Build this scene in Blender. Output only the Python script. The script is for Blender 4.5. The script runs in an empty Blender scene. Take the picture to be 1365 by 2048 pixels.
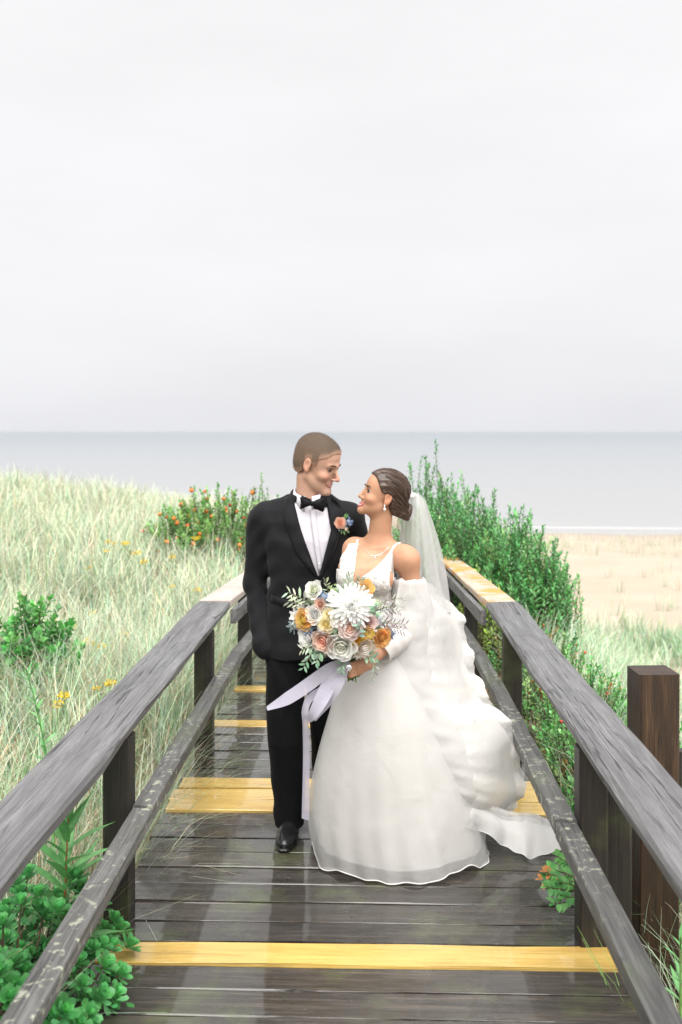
import bpy, bmesh, math, random
import numpy as np
from mathutils import Vector, Matrix
from mathutils.bvhtree import BVHTree
random.seed(7); RS = np.random.RandomState(11)
scene = bpy.context.scene
COL = scene.collection
R = math.radians

# ---------------------------------------------------------------- camera
FPX, HOR, EYE, CX0, YAW = 1991.0, 862.0, 1.8, 0.062, R(1.55)
cam_d = bpy.data.cameras.new('camera'); cam = bpy.data.objects.new('camera', cam_d); COL.objects.link(cam)
scene.camera = cam
cam.location = (CX0, 0, EYE); cam.rotation_euler = (R(90), 0, YAW)
cam_d.sensor_fit = 'VERTICAL'; cam_d.sensor_height = 36.0; cam_d.lens = FPX/2048*36.0
cam_d.shift_y = -(1024-HOR)/2048; cam_d.clip_start = .05; cam_d.clip_end = 40000
cam_d.dof.use_dof = True; cam_d.dof.focus_distance = 4.2; cam_d.dof.aperture_fstop = 3.2
scene.render.resolution_x = 682; scene.render.resolution_y = 1024
scene.render.engine = 'CYCLES'
# ---------------------------------------------------------------- world, sun, exposure
SUN_EL, SUN_AZ = R(60), R(168)          # azimuth clockwise from +Y
w = bpy.data.worlds.new('World'); scene.world = w; w.use_nodes = True
nt = w.node_tree; N = nt.nodes; L = nt.links
bg = N['Background']; bg.inputs['Strength'].default_value = .1
sky = N.new('ShaderNodeTexSky'); sky.sky_type = 'NISHITA'; sky.sun_disc = False
sky.sun_elevation = SUN_EL; sky.sun_rotation = SUN_AZ; sky.dust_density = 4; sky.air_density = 1
hs = N.new('ShaderNodeHueSaturation'); hs.inputs['Saturation'].default_value = .08; hs.inputs['Value'].default_value = .6
L.new(sky.outputs[0], hs.inputs['Color'])
tc = N.new('ShaderNodeTexCoord'); sx = N.new('ShaderNodeSeparateXYZ'); L.new(tc.outputs['Generated'], sx.inputs[0])
rp = N.new('ShaderNodeValToRGB'); L.new(sx.outputs['Z'], rp.inputs[0])      # overcast: paler upwards
e = rp.color_ramp.elements; e[0].position = 0.0; e[0].color = (.835, .84, .87, 1); e[1].position = .33; e[1].color = (.915, .915, .925, 1)
m2 = rp.color_ramp.elements.new(.13); m2.color = (.885, .885, .905, 1)
mp = N.new('ShaderNodeMapping'); mp.inputs['Scale'].default_value = (1.6, 1.6, 6.0); L.new(tc.outputs['Generated'], mp.inputs[0])
cn = N.new('ShaderNodeTexNoise'); cn.inputs['Scale'].default_value = 1.7; cn.inputs['Detail'].default_value = 4; L.new(mp.outputs[0], cn.inputs['Vector'])
mr = N.new('ShaderNodeMapRange'); mr.inputs['From Min'].default_value = .3; mr.inputs['From Max'].default_value = .7
mr.inputs['To Min'].default_value = .955; mr.inputs['To Max'].default_value = 1.03; L.new(cn.outputs['Fac'], mr.inputs['Value'])
SKY_L = 2.02
mu = N.new('ShaderNodeVectorMath'); mu.operation = 'SCALE'; L.new(rp.outputs[0], mu.inputs[0]); L.new(mr.outputs[0], mu.inputs['Scale'])
mu2 = N.new('ShaderNodeVectorMath'); mu2.operation = 'SCALE'; mu2.inputs['Scale'].default_value = SKY_L; L.new(mu.outputs[0], mu2.inputs[0])
mx = N.new('ShaderNodeMix'); mx.data_type = 'RGBA'; mx.inputs['Factor'].default_value = .94
L.new(hs.outputs[0], mx.inputs['A']); L.new(mu2.outputs[0], mx.inputs['B']); L.new(mx.outputs['Result'], bg.inputs['Color'])
sd = bpy.data.lights.new('sun', 'SUN'); sd.energy = 1.5; sd.angle = R(70); sd.color = (1, .975, .94)
sun = bpy.data.objects.new('sun', sd); COL.objects.link(sun)
sdir = Vector((math.sin(SUN_AZ)*math.cos(SUN_EL), math.cos(SUN_AZ)*math.cos(SUN_EL), math.sin(SUN_EL)))
sun.rotation_euler = sdir.to_track_quat('Z', 'Y').to_euler()
vs = scene.view_settings; vs.view_transform = 'Standard'; vs.look = 'None'; vs.exposure = 2.35; vs.gamma = 1; vs.use_curve_mapping = False

def at(px, py, Y):
    """point at world depth Y seen at photograph pixel (px,py)"""
    a = (px-682.5)/FPX
    fx, fy = -math.sin(YAW)+a*math.cos(YAW), math.cos(YAW)+a*math.sin(YAW)
    t = Y/fy
    return Vector((CX0+fx*t, Y, EYE+(HOR-py)/FPX*t))

# ---------------------------------------------------------------- helpers
def tag(o, label=None, cat=None, group=None, kind=None):
    if label: o['label'] = label
    if cat: o['category'] = cat
    if group: o['group'] = group
    if kind: o['kind'] = kind
    return o
def empty(name, loc=(0,0,0), rz=0):
    o = bpy.data.objects.new(name, None); COL.objects.link(o); o.location = loc; o.rotation_euler = (0,0,rz); o.empty_display_size = .1
    return o
def link(name, me, parent=None):
    o = bpy.data.objects.new(name, me); COL.objects.link(o)
    if parent: o.parent = parent
    return o
def make_me(name, V, F, mat=None, col=None, smooth=True):
    V = np.asarray(V, dtype=np.float32).reshape(-1,3)
    Fs = F if isinstance(F, list) and isinstance(F[0], np.ndarray) and F[0].ndim == 2 else [np.asarray(F)]
    Fs = [np.asarray(f, dtype=np.int32) for f in Fs if len(f)]
    me = bpy.data.meshes.new(name)
    me.vertices.add(len(V)); me.vertices.foreach_set('co', V.ravel())
    nl = sum(f.size for f in Fs); nf = sum(len(f) for f in Fs)
    me.loops.add(nl); me.polygons.add(nf)
    me.loops.foreach_set('vertex_index', np.concatenate([f.ravel() for f in Fs]))
    tot = np.concatenate([np.full(len(f), f.shape[1], dtype=np.int32) for f in Fs])
    st = np.concatenate([[0], np.cumsum(tot)[:-1]]).astype(np.int32)
    me.polygons.foreach_set('loop_start', st)
    me.polygons.foreach_set('use_smooth', np.full(nf, bool(smooth), dtype=bool))
    if col is not None:
        c = np.asarray(col, dtype=np.float32)
        if c.shape[1] == 3: c = np.concatenate([c, np.ones((len(c),1), np.float32)], 1)
        at_ = me.color_attributes.new('Col', 'FLOAT_COLOR', 'POINT'); at_.data.foreach_set('color', c.ravel())
    if mat: me.materials.append(mat)
    me.validate(); me.update()
    return me
def mesh(name, V, F, mat, parent=None, col=None, smooth=True):
    return link(name, make_me(name, V, F, mat, col, smooth), parent)
class MB:
    """collects pieces of one mesh"""
    def __init__(s): s.V=[]; s.F={}; s.C=[]; s.n=0
    def add(s, V, F, c=(1,1,1)):
        V = np.asarray(V, float).reshape(-1,3); F = np.asarray(F, int)
        s.V.append(V); s.F.setdefault(F.shape[1], []).append(F+s.n)
        c = np.asarray(c, float); s.C.append(np.broadcast_to(c, (len(V),3)) if c.ndim==1 else c); s.n += len(V)
    def me(s, name, mat, smooth=True): return make_me(name, np.concatenate(s.V), [np.concatenate(f) for f in s.F.values()], mat, np.concatenate(s.C), smooth)
    def build(s, name, mat, parent=None, smooth=True): return link(name, s.me(name, mat, smooth), parent)
def grid_faces(nu, nv, wrap=False):
    f = []
    a = np.arange(nu*nv).reshape(nu, nv)
    if wrap:
        b = np.roll(a, -1, axis=1); f = np.stack([a[:-1], b[:-1], b[1:], a[1:]], -1).reshape(-1,4)
    else: f = np.stack([a[:-1,:-1], a[:-1,1:], a[1:,1:], a[1:,:-1]], -1).reshape(-1,4)
    return f
def tube(P, r, n=6, cap=True):
    """tube along points P with radii r -> V,F(quads)"""
    P = np.asarray(P, float); r = np.broadcast_to(np.asarray(r, float), (len(P),))
    T = np.gradient(P, axis=0); T /= np.linalg.norm(T, axis=1, keepdims=True)+1e-9
    ref = np.array([0,0,1.0]) if abs(T[0,2]) < .9 else np.array([1.0,0,0])
    V = []
    for i in range(len(P)):
        u = np.cross(T[i], ref); u /= np.linalg.norm(u)+1e-9; v = np.cross(T[i], u); ref = np.cross(u, T[i])*1.0
        ref = -v if np.dot(-v, ref) > 0 else v
        a = np.arange(n)*2*math.pi/n
        V.append(P[i]+r[i]*(np.cos(a)[:,None]*u+np.sin(a)[:,None]*np.cross(u, T[i])))
    V = np.concatenate(V); F = grid_faces(len(P), n, True)
    if cap and n == 6:
        k = (len(P)-1)*6
        F = np.concatenate([F, [[0,1,2,3],[0,3,4,5],[k,k+3,k+2,k+1],[k,k+5,k+4,k+3]]])
    return V, F
def ss(a, b, x):
    t = np.clip((np.asarray(x, float)-a)/(b-a), 0, 1); return t*t*(3-2*t)

# ---------------------------------------------------------------- materials
def mat_new(name):
    m = bpy.data.materials.new(name); m.use_nodes = True
    return m, m.node_tree.nodes, m.node_tree.links, m.node_tree.nodes['Principled BSDF']
def nmix(N, L, fac, a, b, blend='MIX'):
    x = N.new('ShaderNodeMix'); x.data_type = 'RGBA'; x.blend_type = blend
    for k, v in (('Factor', fac), ('A', a), ('B', b)):
        if hasattr(v, 'is_output'): L.new(v, x.inputs[k])
        else: x.inputs[k].default_value = v if k == 'Factor' else (*v, 1) if len(v) == 3 else v
    return x.outputs['Result']
def nramp(N, L, src, stops):
    r = N.new('ShaderNodeValToRGB'); L.new(src, r.inputs[0])
    while len(r.color_ramp.elements) < len(stops): r.color_ramp.elements.new(.5)
    for el, (p, c) in zip(r.color_ramp.elements, stops):
        el.position = p; el.color = (c,c,c,1) if not hasattr(c, '__len__') else (*c, 1)
    return r.outputs[0]
def nnoise(N, L, vec, scale=5, detail=4, rough=.55, dist=0):
    n = N.new('ShaderNodeTexNoise'); n.inputs['Scale'].default_value = scale; n.inputs['Detail'].default_value = detail
    n.inputs['Roughness'].default_value = rough; n.inputs['Distortion'].default_value = dist
    if vec is not None: L.new(vec, n.inputs['Vector'])
    return n.outputs['Fac']
def nbump(N, L, h, strength=.3, dist=.01, prev=None):
    b = N.new('ShaderNodeBump'); b.inputs['Strength'].default_value = strength; b.inputs['Distance'].default_value = dist
    L.new(h, b.inputs['Height'])
    if prev: L.new(prev, b.inputs['Normal'])
    return b.outputs[0]
def plain(name, c, rough=.6, spec=.4, var=.08, bump=.1, scale=40, sheen=0):
    m, N, L, p = mat_new(name)
    t = N.new('ShaderNodeTexCoord'); f = nnoise(N, L, t.outputs['Object'], scale, 4)
    c = np.array(c)
    L.new(nramp(N, L, f, [(.3, tuple(c*(1-var))), (.7, tuple(np.minimum(c*(1+var), 1)))]), p.inputs['Base Color'])
    p.inputs['Roughness'].default_value = rough; p.inputs['Specular IOR Level'].default_value = spec
    p.inputs['Sheen Weight'].default_value = sheen
    if bump: L.new(nbump(N, L, f, bump, .005), p.inputs['Normal'])
    return m
def wood(name, dark, mid, pale, wet=0.0, rough=.6, crack=1.0, moss=0.0, lichen=0.0, vary=.25, orange=0.0, fine=1.0, coat=0.0):
    """weathered timber, grain along the object's X axis"""
    m, N, L, p = mat_new(name)
    t = N.new('ShaderNodeTexCoord'); oi = N.new('ShaderNodeObjectInfo')
    off = N.new('ShaderNodeVectorMath'); off.operation = 'SCALE'; off.inputs[0].default_value = (37, 51, 23); L.new(oi.outputs['Random'], off.inputs['Scale'])
    ad = N.new('ShaderNodeVectorMath'); ad.operation = 'ADD'; L.new(t.outputs['Object'], ad.inputs[0]); L.new(off.outputs[0], ad.inputs[1])
    def mapped(s):
        k = N.new('ShaderNodeMapping'); k.inputs['Scale'].default_value = s; L.new(ad.outputs[0], k.inputs[0]); return k.outputs[0]
    g1 = nnoise(N, L, mapped((.9, 14, 14)), 2.2, 6, .6, .6)
    g2 = nnoise(N, L, mapped((2.2, 110, 110)), 2.0, 6, .7, .15)
    big = nnoise(N, L, mapped((1.1, 2.5, 2.5)), 1.6, 3, .5)
    cr = nnoise(N, L, mapped((.38, 15, 15)), 1.5, 4, .55, .45)
    c = nramp(N, L, g1, [(.25, dark), (.5, mid), (.78, pale)])
    c = nmix(N, L, nramp(N, L, g2, [(.40, .8*fine), (.54, 0.0)]), c, dark)
    kn = nnoise(N, L, mapped((5, 9, 9)), 1.3, 3, .6, .8); c = nmix(N, L, nramp(N, L, kn, [(.68, 0.0), (.76, .6)]), c, tuple(np.array(dark)*.6))
    c = nmix(N, L, nramp(N, L, kn, [(.24, .4), (.34, 0.0)]), c, pale)
    c = nmix(N, L, nramp(N, L, big, [(.35, 0.0), (.7, .55)]), c, tuple(np.array(mid)*.62))
    hv = N.new('ShaderNodeMapRange'); hv.inputs['To Min'].default_value = 1-vary; hv.inputs['To Max'].default_value = 1+vary; L.new(oi.outputs['Random'], hv.inputs['Value'])
    sc = N.new('ShaderNodeVectorMath'); sc.operation = 'SCALE'; L.new(c, sc.inputs[0]); L.new(hv.outputs[0], sc.inputs['Scale']); c = sc.outputs[0]
    geo = N.new('ShaderNodeNewGeometry')
    crk = nramp(N, L, cr, [(.485, 0.0), (.499, 1.0), (.501, 1.0), (.515, 0.0)])
    cm = nnoise(N, L, mapped((.8, 5, 5)), 1.1, 2, .5); crk = nmix(N, L, 1.0, crk, nramp(N, L, cm, [(.40, 0.0), (.50, 1.0)]), 'MULTIPLY')
    c = nmix(N, L, nramp(N, L, crk, [(0, 0.0), (1, .85*crack)]), c, (.012, .011, .010))
    if moss:
        mo = nnoise(N, L, geo.outputs['Position'], 3.2, 5, .65); c = nmix(N, L, nramp(N, L, mo, [(.52, 0.0), (.66, moss)]), c, (.10, .13, .04))
    if lichen:
        li = nnoise(N, L, geo.outputs['Position'], 26, 6, .7); l2 = nnoise(N, L, geo.outputs['Position'], 2.2, 2)
        a = nramp(N, L, li, [(.56, 0.0), (.62, lichen)]); b = nramp(N, L, l2, [(.45, 0.0), (.6, 1.0)])
        c = nmix(N, L, nmix(N, L, 1.0, a, b, 'MULTIPLY'), c, (.42, .44, .34))
    if orange:
        li = nnoise(N, L, geo.outputs['Position'], 4.0, 6, .65)
        c = nmix(N, L, nramp(N, L, li, [(.47, 0.0), (.56, orange)]), c, (.52, .24, .03))
    L.new(c, p.inputs['Base Color'])
    if wet:
        wn = nnoise(N, L, geo.outputs['Position'], 2.3, 5, .6, .3)
        L.new(nramp(N, L, wn, [(.42, rough), (.60, max(.07, rough-wet))]), p.inputs['Roughness'])
        p.inputs['Specular IOR Level'].default_value = .5
        if coat:
            w3 = nnoise(N, L, geo.outputs['Position'], 1.7, 5, .65, .5); L.new(nramp(N, L, w3, [(.36, 0.0), (.50, coat)]), p.inputs['Coat Weight']); p.inputs['Coat Roughness'].default_value = .06
    else: p.inputs['Roughness'].default_value = rough
    b1 = nbump(N, L, g2, .6, .004); b2 = nbump(N, L, g1, .35, .008, b1)
    inv = N.new('ShaderNodeMath'); inv.operation = 'SUBTRACT'; inv.inputs[0].default_value = 1; L.new(crk, inv.inputs[1])
    L.new(nbump(N, L, inv.outputs[0], .8*crack+.01, .006, b2), p.inputs['Normal'])
    return m
def leafmat(name, rough=.45, trans=.25, spec=.4, sat=1.0):
    m, N, L, p = mat_new(name)
    a = N.new('ShaderNodeVertexColor'); a.layer_name = 'Col'
    t = N.new('ShaderNodeNewGeometry'); f = nnoise(N, L, t.outputs['Position'], 30, 3)
    c = nmix(N, L, 1.0, a.outputs[0], nramp(N, L, f, [(.3, .78), (.7, 1.2)]), 'MULTIPLY')
    L.new(c, p.inputs['Base Color']); p.inputs['Roughness'].default_value = rough; p.inputs['Specular IOR Level'].default_value = spec
    tr = N.new('ShaderNodeBsdfTranslucent'); L.new(c, tr.inputs['Color'])
    ms = N.new('ShaderNodeMixShader'); ms.inputs[0].default_value = trans
    L.new(p.outputs[0], ms.inputs[1]); L.new(tr.outputs[0], ms.inputs[2]); L.new(ms.outputs[0], N['Material Output'].inputs['Surface'])
    return m
M = {}
M['deck'] = wood('deck_wood', (.012,.010,.008), (.046,.038,.031), (.135,.112,.090), wet=.33, rough=.42, crack=.6, moss=.35, vary=.28, coat=.9)
M['new'] = wood('new_pine', (.46,.27,.06), (.64,.43,.11), (.70,.52,.18), wet=.36, rough=.45, crack=.35, vary=.12, fine=.7, coat=.9)
M['rail'] = wood('grey_rail', (.050,.049,.050), (.155,.153,.156), (.25,.248,.25), rough=.55, crack=1.0, vary=.06, wet=.15, fine=.8)
M['rail_low'] = wood('grey_lower_rail', (.050,.050,.048), (.14,.138,.134), (.23,.23,.22), rough=.55, crack=.7, lichen=.8, moss=.3, vary=.12)
M['rail_new'] = wood('pale_rail', (.36,.29,.25), (.50,.43,.38), (.60,.53,.47), rough=.45, crack=.3, vary=.04, wet=.2, fine=.5)
M['rail_orange'] = wood('lichen_rail', (.36,.27,.19), (.48,.40,.33), (.56,.49,.42), rough=.55, crack=.3, vary=.04, orange=.95, fine=.5)
M['post'] = wood('dark_post', (.008,.007,.006), (.020,.016,.013), (.040,.032,.026), rough=.5, crack=.5, moss=.25, vary=.2)
M['brown'] = wood('brown_post', (.010,.005,.002), (.040,.020,.009), (.115,.062,.028), rough=.5, crack=.5, vary=.05)
M['leaf'] = leafmat('leaf', .42, .28, .45)
M['grass'] = leafmat('grass_blade', .55, .35, .3)
M['petal'] = leafmat('petal', .55, .48, .25)
M['twig'] = plain('twig', (.10,.065,.04), .8)

# ---------------------------------------------------------------- terrain
BRK, SLP = 6.2, .06
def deckz(y): return np.where(np.asarray(y, float) > BRK, -(np.asarray(y, float)-BRK)*SLP, 0.0)
SEA = -4.0
def _n2(x, y):
    return (np.sin(x*.9+1.3*np.sin(y*.37))*np.cos(y*.63+.8*np.sin(x*.51))+.5*np.sin(x*2.1+y*1.7)*np.cos(y*1.9-x*.8))
def ground(x, y):
    x = np.asarray(x, float); y = np.asarray(y, float)
    left = -.28+ss(1, 7, -x)*.55*ss(3, 15, y)+.22*ss(6, 16, y)+.10*_n2(x, y)*ss(1.2, 3, -x)
    left = left-ss(17, 46, y+.8*_n2(x*.5, y*.3))*3.6
    right = -.38-ss(1.3, 4.2, x)*(1.15+.0*y)-ss(6, 30, y)*1.0+.05*_n2(x, y)
    right = right-ss(25, 58, y)*1.35
    mid = -.40+deckz(np.minimum(y, 16))-ss(16, 45, y)*2.6
    wl = ss(.7, 1.5, -x); wr = ss(.7, 1.5, x)
    z = mid*(1-wl-wr)+left*wl+right*wr
    sea = ss(52, 75, y); z = z*(1-sea)+(SEA-1.2)*sea
    return z
xs = np.concatenate([np.linspace(-160, -14, 30), np.linspace(-13, 13, 110), np.linspace(14, 160, 30)])
ys = np.concatenate([np.linspace(-30, -3, 12), np.linspace(-2, 26, 110), np.linspace(27, 95, 60)])
X, Y = np.meshgrid(xs, ys, indexing='ij')
V = np.stack([X, Y, ground(X, Y)], -1).reshape(-1, 3)
m, N, L, p = mat_new('sand')
g = N.new('ShaderNodeNewGeometry'); f1 = nnoise(N, L, g.outputs['Position'], .5, 6, .6); f2 = nnoise(N, L, g.outputs['Position'], 40, 4, .7); f3 = nnoise(N, L, g.outputs['Position'], 5, 5, .6)
c = nramp(N, L, f1, [(.3, (.335,.275,.215)), (.7, (.40,.34,.275))]); c = nmix(N, L, nramp(N, L, f2, [(.3, .25), (.7, 0.0)]), c, (.27,.21,.155))
c = nmix(N, L, nramp(N, L, f3, [(.45, 0.0), (.62, .35)]), c, (.31,.275,.19))
sp = N.new('ShaderNodeSeparateXYZ'); L.new(g.outputs['Position'], sp.inputs[0])
mr = N.new('ShaderNodeMapRange'); mr.inputs['From Min'].default_value = -1.1; mr.inputs['From Max'].default_value = -.55; L.new(sp.outputs['Z'], mr.inputs['Value'])
c = nmix(N, L, mr.outputs[0], c, (.17,.13,.075))                     # litter and humus under the dune plants
mr2 = N.new('ShaderNodeMapRange'); mr2.inputs['From Min'].default_value = -3.65; mr2.inputs['From Max'].default_value = -4.0; L.new(sp.outputs['Z'], mr2.inputs['Value'])
c = nmix(N, L, mr2.outputs[0], c, (.27,.225,.19))                    # wet sand by the water
L.new(c, p.inputs['Base Color']); p.inputs['Roughness'].default_value = .9; L.new(nbump(N, L, f3, .4, .05), p.inputs['Normal'])
tag(mesh('ground', V, grid_faces(len(xs), len(ys)), m), 'pale sandy dune ground and beach', 'ground', kind='structure')

# sea
m, N, L, p = mat_new('sea_water')
g = N.new('ShaderNodeNewGeometry'); k = N.new('ShaderNodeMapping'); k.inputs['Scale'].default_value = (.12, .6, 1); L.new(g.outputs['Position'], k.inputs[0])
f1 = nnoise(N, L, k.outputs[0], 1.0, 6, .6); k2 = N.new('ShaderNodeMapping'); k2.inputs['Scale'].default_value = (.004, .012, 1); L.new(g.outputs['Position'], k2.inputs[0])
f2 = nnoise(N, L, k2.outputs[0], 1.0, 4)
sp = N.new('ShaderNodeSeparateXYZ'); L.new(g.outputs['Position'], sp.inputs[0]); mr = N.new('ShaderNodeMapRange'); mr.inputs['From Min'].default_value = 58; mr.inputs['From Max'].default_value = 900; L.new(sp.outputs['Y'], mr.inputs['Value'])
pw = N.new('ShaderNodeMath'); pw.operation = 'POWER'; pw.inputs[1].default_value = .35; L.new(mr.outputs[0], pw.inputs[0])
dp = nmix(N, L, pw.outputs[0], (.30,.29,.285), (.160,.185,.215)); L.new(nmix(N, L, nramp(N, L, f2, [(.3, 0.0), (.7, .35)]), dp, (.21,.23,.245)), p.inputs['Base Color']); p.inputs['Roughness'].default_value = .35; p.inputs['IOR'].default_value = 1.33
L.new(nbump(N, L, f1, .6, .25), p.inputs['Normal'])
sv = [(-30000,56,SEA),(30000,56,SEA),(30000,30000,SEA),(-30000,30000,SEA)]
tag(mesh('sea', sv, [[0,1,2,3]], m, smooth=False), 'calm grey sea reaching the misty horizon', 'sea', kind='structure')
# surf: low foam ridges along the shore
MF = plain('foam', (.33,.33,.33), .7, .3, .06, .6, 6)
for (yy, hh, dd, ph) in ((59.2,.05,1.1,0), (62.5,.04,.4,2.1)):
    U = np.linspace(-140, 140, 281); sec = np.linspace(0, 1, 7); P = []
    for s in sec:
        y = yy+1.2*np.sin(U*.05+ph)+.5*np.sin(U*.21+ph*2)+dd*(s-.5)*(1+.5*np.sin(U*.13+ph))
        P.append(np.stack([U, y, np.full_like(U, SEA-.02)+hh*math.sin(math.pi*s)*(.55+.45*np.sin(U*.09+ph))+.004], -1))
    tag(mesh('surf', np.concatenate(P), grid_faces(7, 281), MF), 'low white surf breaking along the beach', 'surf', 'lines of surf', kind='structure')

# ---------------------------------------------------------------- timber pieces (long axis = local X, centred)
def timber(name, ln, wd, th, segs=5, wob=.002, bev=.006, seed=0):
    r = np.random.RandomState(seed); V = []; n = 8
    b = bev
    sec = np.array([(-wd/2+b,-th/2),(wd/2-b,-th/2),(wd/2,-th/2+b),(wd/2,th/2-b),(wd/2-b,th/2),(-wd/2+b,th/2),(-wd/2,th/2-b),(-wd/2,-th/2+b)])
    for i in range(segs+1):
        j = r.normal(0, wob, (n,2)); j[0:2,1] = 0
        V.append(np.concatenate([np.full((n,1), -ln/2+ln*i/segs+(r.normal(0, wob*.8) if 0 < i < segs else 0)), sec+j], 1))
    V = np.concatenate(V); F = [grid_faces(segs+1, n, True)]
    k = segs*n; F.append(np.array([[7,6,5,4,3,2,1,0], [k,k+1,k+2,k+3,k+4,k+5,k+6,k+7]]))
    me = make_me(name, V, F, None, None, False)
    return me
PITCH, PW = .1494, .1385
bw = tag(empty('boardwalk', (0, 0, 0)), 'wet grey plank boardwalk with a few new yellow boards', 'boardwalk', kind='structure')
variants = [timber('plank', 1.80, PW, .038, 5, .0016, .0018, 100+i) for i in range(7)]
pl_d = []; pl_n = []
for i, me in enumerate(variants):
    a = me.copy(); a.materials.append(M['deck']); pl_d.append(a)
    b = me.copy(); b.materials.append(M['new']); pl_n.append(b)
YEL = {0, 9, 10, 11, 18, 25}
for i in range(-24, 72):
    yc = 3.346+(i+.5)*PITCH
    new = i in YEL
    o = link('plank', random.choice(pl_n if new else pl_d), bw)
    o.location = (random.uniform(-.012,.012)+(.03 if i == 0 else 0), yc, float(deckz(yc))-.019+random.uniform(-.003,.003)+(.005 if new else 0))
    o.rotation_euler = (R(random.uniform(-.5,.5))-(math.atan(SLP) if yc > BRK else 0), R(random.uniform(-.12,.12)), R(random.uniform(-.25,.25)))
    if new: o['label'] = 'new yellow pine plank'
for x in (-.72, 0, .72):
    me = timber('joist', 9.8, .045, .16, 3, .001, .004, 5); me.materials.append(M['post'])
    o = link('joist', me, bw); o.location = (x, 1.3, -.125); o.rotation_euler = (0, 0, R(90))
    me = timber('joist', 7.9, .045, .16, 3, .001, .004, 6); me.materials.append(M['post'])
    o = link('joist', me, bw); o.location = (x, 6.2+3.95, -.125-3.95*SLP); o.rotation_euler = (0, math.atan(SLP), R(90))

# ---------------------------------------------------------------- railings
RT = .735      # top of hand rail above the deck
def seg(name, x, y0, y1, z0, z1, wd, th, mat, parent, seed, segs=9, wob=.003, bev=.009, roll=0):
    ln = math.hypot(y1-y0, z1-z0); me = timber(name, ln, wd, th, segs, wob, bev, seed); me.materials.append(mat)
    o = link(name, me, parent); o.location = (x, (y0+y1)/2, (z0+z1)/2)
    d = Vector((0, y1-y0, z1-z0)); 
    o.rotation_euler = (Matrix.Rotation(R(90), 4, 'Z') @ Matrix.Rotation(-math.atan2(z1-z0, y1-y0), 4, 'Y') @ Matrix.Rotation(roll, 4, 'X')).to_euler()
    return o
def dz(y): return float(deckz(y))
for side, pys, lab in ((-1, (-.9, 1.5, 3.62, 5.52, 7.35, 9.5, 11.7, 13.7), 'weathered grey wooden railing on the grassy dune side'),
                       (1, (-.6, 1.4, 3.53, 5.46, 7.62, 9.85, 12.0, 13.7), 'weathered grey wooden railing on the beach and shrub side')):
    rl = tag(empty('railing', (side*.9, 3.5, 0)), lab, 'railing')
    inv = Matrix.Translation((-side*.9, -3.5, 0))
    lp = lambda o: setattr(o, 'location', inv @ o.location)
    for i, y in enumerate(pys):
        h = RT-.046; zt = h+dz(y)-(.002 if y < BRK else .006); zb = dz(y)-.62
        me = timber('post', zt-zb, .092, .10, 4, .0015, .006, 40+i); me.materials.append(M['post'])
        o = link('post', me, rl); o.location = (side*.848, y, (zt+zb)/2); o.rotation_euler = (0, R(-90), 0); lp(o)
        if side == 1 and i == 2:
            me = timber('post', zt-zb-.004, .085, .09, 4, .0015, .006, 60); me.materials.append(M['post'])
            o = link('post', me, rl); o.location = (side*.944, y+.03, (zt+zb)/2-.004); o.rotation_euler = (0, R(-90), 0); lp(o)
    zr = RT-.022
    o = seg('top_rail', side*.90, -1.2, 2.3-.002 if False else BRK, zr, zr, .205, .046, M['rail'], rl, 70+side, 22, .0035, .012); lp(o)
    ye = 10.4 if side == 1 else 14
    o = seg('top_rail', side*.90, BRK+.003, ye, zr+.001, zr+dz(ye), .20, .046, M['rail_new'] if side < 0 else M['rail_orange'], rl, 80+side, 8, .002, .008); lp(o)
    o['label'] = 'newer pale top board' if side < 0 else 'pale top board with orange lichen'
    if ye < 14:
        o = seg('top_rail', side*.90, ye+.003, 14, zr+dz(ye), zr+dz(14), .20, .046, M['rail_orange'], rl, 85, 6, .002, .008); lp(o)
    # side board under the newer rail, lower rails on the inner faces of the posts
    o = seg('rail_support', side*.782, BRK+.02, 13.9, zr-.075, zr-.075+dz(13.9), .036, .09, M['rail'], rl, 90+side, 6, .001, .005); lp(o)
    for j, (a, b) in enumerate(((-1.1, pys[2]-.02), (pys[2]-.014, pys[3]+.02), (pys[3]+.024, 9.6), (9.606, 13.9))):
        za, zb = dz(a) + (.40), dz(b)+(.40)
        if a < BRK < b:
            o = seg('lower_rail', side*.758, a, BRK-.004, .395, .395, .076, .055, M['rail_low'], rl, 100+j, 4, .001, .004); lp(o)
            o = seg('lower_rail', side*.758, BRK, b, .395, zb, .076, .055, M['rail_low'], rl, 110+j, 6, .001, .004); lp(o)
        else:
            o = seg('lower_rail', side*.758, a, b, za+(.008 if j == 1 else 0), zb+(.008 if j == 1 else 0), .076+(.003 if j == 1 else 0), .055, M['rail_low'], rl, 100+j, 8, .0012, .004); lp(o)
# tall brown post outside the beach-side railing and a thin stake
def upright(name, x, y, zb, zt, wd, mat, lab, cat, rz=0):
    me = timber(name, zt-zb, wd, wd, 6, .002, .008, 3); me.materials.append(mat)
    o = link(name, me); o.location = (x, y, (zt+zb)/2); o.rotation_euler = (0, R(-90), R(rz)); return tag(o, lab, cat)
q = at(1306, 1340, 3.95)
upright('wooden_post', q.x, 3.95, -.9, q.z, .158, M['brown'], 'tall square brown timber post just outside the beach-side railing', 'post', 4)
q = at(1364, 1500, 4.6)
st = upright('fence_stake', q.x, 4.6, -1.1, q.z, .055, M['post'], 'thin dark fence stake beside the tall brown post', 'stake', 8)
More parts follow.
